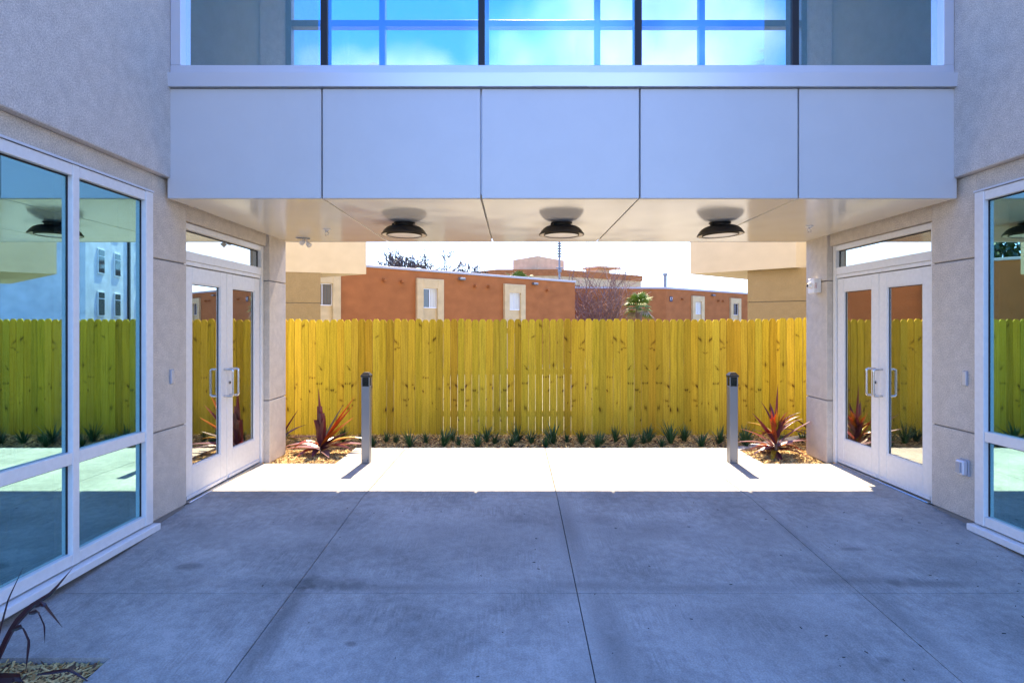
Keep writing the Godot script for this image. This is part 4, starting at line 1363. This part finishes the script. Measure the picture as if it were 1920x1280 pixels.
func beyond() -> void:
	var mb: MB
	# long terracotta building: wall from (-5.06, -19.1) along (7.86, -6.9)
	var t := thing("terracotta_building", "long low terracotta building with two framed windows just over the fence", "building", Vector3(-5.06, -0.1, -19.1), atan2(6.9, 7.86), "terracotta buildings beyond the fence")
	mb = MB.new()
	mb.box(Vector3(-7.0, 0.0, -9.0), Vector3(10.46, 3.70, 0.0))
	part("wall", mb, M.terracotta, t)
	mb = MB.new()
	mb.bev(Vector3(-7.04, 3.701, -9.04), Vector3(10.50, 3.79, 0.045), 0.01)
	part("roof_edge", mb, M.roof_trim, t)
	bay(t, -2.13, -0.965, 3.44, 1.0)
	bay(t, 1.93, 3.09, 3.44, 0.6)
	bay(t, 6.09, 7.25, 3.44, 0.0)
	for q in [[0.65, 3.3], [1.35, 3.29], [4.62, 3.28], [5.3, 3.29], [8.62, 3.28]]: scupper(t, q[0], q[1])
	for q in [[3.95, 3.52], [7.85, 3.52]]: wall_light(t, q[0], q[1])
	# second terracotta building, corner at (8.2, -30.3)
	t = thing("terracotta_building", "terracotta building carrying the navy sign numbered 17 behind the palm", "building", Vector3(8.2, -0.1, -30.3), atan2(4.7, 5.8), "terracotta buildings beyond the fence")
	mb = MB.new()
	mb.prism(PackedVector2Array([Vector2(0, 0), Vector2(12, 0), Vector2(12, -8), Vector2(-7.9, -5.8)]), 0.0, 3.70)
	part("wall", mb, M.terracotta, t)
	mb = MB.new()
	mb.prism(PackedVector2Array([Vector2(-0.02, 0.05), Vector2(12.05, 0.05), Vector2(12.05, -8.05), Vector2(-8.0, -5.8)]), 3.701, 3.80)
	part("roof_edge", mb, M.roof_trim, t)
	bay(t, 2.34, 3.52, 3.40, 0.3)
	bay(t, 6.41, 7.59, 3.40, 0.95)
	for q in [[1.42, 3.18], [5.1, 3.2], [5.6, 3.2]]: scupper(t, q[0], q[1])
	wall_light(t, 4.5, 3.5)
	mb = MB.new()
	mb.lathe([Vector2(0.09, 3.8), Vector2(0.09, 4.5), Vector2(0.13, 4.5), Vector2(0.13, 4.62), Vector2(0, 4.63)], 12, Vector3(0.75, 0, -0.6))
	part("vent_pipe", mb, M.galvanised, t)
	mb = MB.new()
	mb.bev(Vector3(0.31, 3.02, 0.0), Vector3(0.55, 3.30, 0.03), 0.006)
	var sign_ := part("number_sign", mb, M.sign_navy, t)
	var tm := TextMesh.new()
	tm.text = "17"
	tm.font = SystemFont.new()
	tm.font.font_names = PackedStringArray(["Droid Sans"])
	tm.font_size = 20
	tm.pixel_size = 0.011
	tm.depth = 0.006
	tm.material = M.sign_white
	var nm := put("lettering", tm, sign_)
	nm.position = Vector3(0.43, 3.165, 0.034)
	# far cream building
	t = thing("far_building", "cream three storey building with terracotta roof band behind the bare shrub", "building", Vector3(5.13, -0.1, -70.0), atan2(9.0, 12.7))
	var far := PackedVector2Array([Vector2(0, 0), Vector2(15.6, 0), Vector2(15.6, -9), Vector2(-6.5, -9), Vector2(-5.9, -4.4)])
	mb = MB.new()
	mb.prism(far, 0.0, 7.95)
	part("wall", mb, M.far_cream, t)
	mb = MB.new()
	mb.prism(PackedVector2Array([Vector2(-0.1, 0.15), Vector2(15.75, 0.15), Vector2(15.75, -9.1), Vector2(-6.6, -9.1), Vector2(-6.05, -4.3)]), 7.951, 8.72)
	part("roof_band", mb, M.terracotta, t)
	for x in [1.05, 3.5, 6.1, 8.4, 10.3, 12.0, 14.2]:
		mb = MB.new()
		mb.bev(Vector3(x - 0.5, 5.5, 0.0), Vector3(x + 0.5, 6.9, 0.10), 0.02)
		var w := part("window", mb, M.terracotta, t)
		mb = MB.new()
		mb.box(Vector3(x - 0.4, 5.6, 0.1), Vector3(x + 0.4, 6.8, 0.12))
		part("pane", mb, M.dark_glass, w)
	mb = MB.new()
	mb.prism(PackedVector2Array([Vector2(-0.9, -2.5), Vector2(5.2, -4.5), Vector2(5.2, -8), Vector2(-0.9, -8)]), 8.721, 10.6)
	part("penthouse", mb, M.far_cream, t)
	mb = MB.new()
	mb.box(Vector3(10.2, 8.721, -5.5), Vector3(12.4, 9.75, -3.0))
	mb.box(Vector3(9.9, 9.751, -6.0), Vector3(14.0, 10.0, -2.4))
	part("roof_canopy", mb, M.far_cream, t)
	# siren mast
	t = thing("siren_mast", "grey siren mast with a stack of discs rising over the cream building", "mast", Vector3(4.8, -0.1, -60.0))
	mb = MB.new()
	mb.tube([Vector3(0, 0, 0), Vector3(0, 9.0, 0), Vector3(0, 12.6, 0)], [0.14, 0.11, 0.08], 8)
	part("pole", mb, M.galvanised, t)
	mb = MB.new()
	mb.bev(Vector3(-0.35, 7.8, -0.1), Vector3(0.35, 7.95, 0.2), 0.02)
	mb.bev(Vector3(-0.18, 7.4, 0.1), Vector3(0.2, 7.75, 0.35), 0.02)
	part("bracket", mb, M.galvanised, t)
	for k in 12:
		mb = MB.new()
		mb.lathe([Vector2(0.0, 0.085), Vector2(0.14, 0.08), Vector2(0.29, 0.02), Vector2(0.29, -0.02), Vector2(0.14, -0.075), Vector2(0.0, -0.08)], 14, Vector3(0, 9.12 + 0.275 * k, 0))
		part("siren_disc", mb, M.galvanised, t)
	# planting beyond the fence
	twiggy("bare_shrub", "bare purplish shrub of many upright twigs between the terracotta buildings", "shrub", Vector3(4.15, -0.1, -28.2), 38, 4.9, 0.5, 2, M.shrub_twig, 5, 0.0, 0.0, 0.010)
	fan_palm("small sunlit fan palm in front of the building numbered 17", Vector3(5.95, -0.1, -26.8), 2.55, 0.98, 30, 6, [Color(0.15, 0.23, 0.03), Color(0.24, 0.27, 0.04), Color(0.10, 0.17, 0.03)], 0.7)
	fan_palm("fan palm crown showing above the long terracotta roof", Vector3(0.33, -0.1, -36.0), 4.1, 1.45, 24, 7, [Color(0.07, 0.12, 0.02), Color(0.10, 0.15, 0.03)], 0.4)
	twiggy("bare_tree", "thin bare tree above the terracotta roof next to the overhanging box", "tree", Vector3(-7.7, -0.1, -40.0), 5, 6.2, 0.5, 4, M.grey_twig, 15, 0.22, 2.0, 0.028)
	twiggy("bare_tree", "bushy bare tree above the terracotta roof towards the fan palm", "tree", Vector3(-4.1, -0.1, -40.5), 8, 6.3, 0.85, 4, M.grey_twig, 16, 0.22, 2.0, 0.028)
	twiggy("bare_tree", "low bare tree above the terracotta roof close to the fan palm", "tree", Vector3(-2.0, -0.1, -42.0), 5, 5.2, 0.7, 4, M.grey_twig, 17, 0.22, 1.6, 0.028)
	# white building that the window beside the pruned plant mirrors
	t = thing("white_building", "white three storey building mirrored in the storefront window", "building", Vector3(22.5, -0.1, -44.0), 4.47)
	mb = MB.new()
	mb.box(Vector3(-1.0, 1.6, -9.0), Vector3(10.5, 10.5, 0.0))
	part("wall", mb, M.white_render, t)
	mb = MB.new()
	mb.box(Vector3(-0.95, 0.0, -8.95), Vector3(10.45, 1.599, -0.05))
	part("base_course", mb, M.membrane, t)
	mb = MB.new()
	mb.box(Vector3(4.4, 0.0, 0.0), Vector3(4.65, 10.5, 0.12))
	part("downpipe", mb, M.gasket, t)
	for x in [0.6, 2.7, 6.3, 8.6]:
		for y in [2.3, 5.0, 7.7]:
			mb = MB.new()
			mb.bev(Vector3(x - 0.45, y, 0), Vector3(x + 0.45, y + 1.6, 0.07), 0.01)
			var w := part("window", mb, M.white_frame, t)
			mb = MB.new()
			mb.box(Vector3(x - 0.38, y + 0.08, 0.07), Vector3(x + 0.38, y + 1.1, 0.085))
			mb.box(Vector3(x - 0.38, y + 1.16, 0.07), Vector3(x + 0.38, y + 1.52, 0.085))
			part("pane", mb, M.dark_glass, w)
	leafy_tree("dense green tree mirrored in the storefront window beside the outlet box", Vector3(-18.0, -0.1, -30.0), 8.0, 3.6, 5200, 0.2, Color(0.045, 0.075, 0.02), 71)
	# trees behind the viewer that the upper glass mirrors
	leafy_tree("loose green tree facing the bridge across the court, nearer the dark near plant", Vector3(-7.2, -0.5, 13.0), 13.2, 3.4, 5200, 0.2, Color(0.06, 0.085, 0.02), 72, "trees facing the bridge")
	leafy_tree("loose green tree facing the bridge across the court, next to the tall palm", Vector3(9.2, -0.5, 14.0), 12.6, 3.0, 5200, 0.2, Color(0.06, 0.085, 0.02), 73, "trees facing the bridge")
	fan_palm("tall palm facing the bridge across the court", Vector3(12.4, -0.5, 16.0), 14.2, 1.7, 26, 74, [Color(0.06, 0.10, 0.02), Color(0.09, 0.12, 0.03)], 0.3)
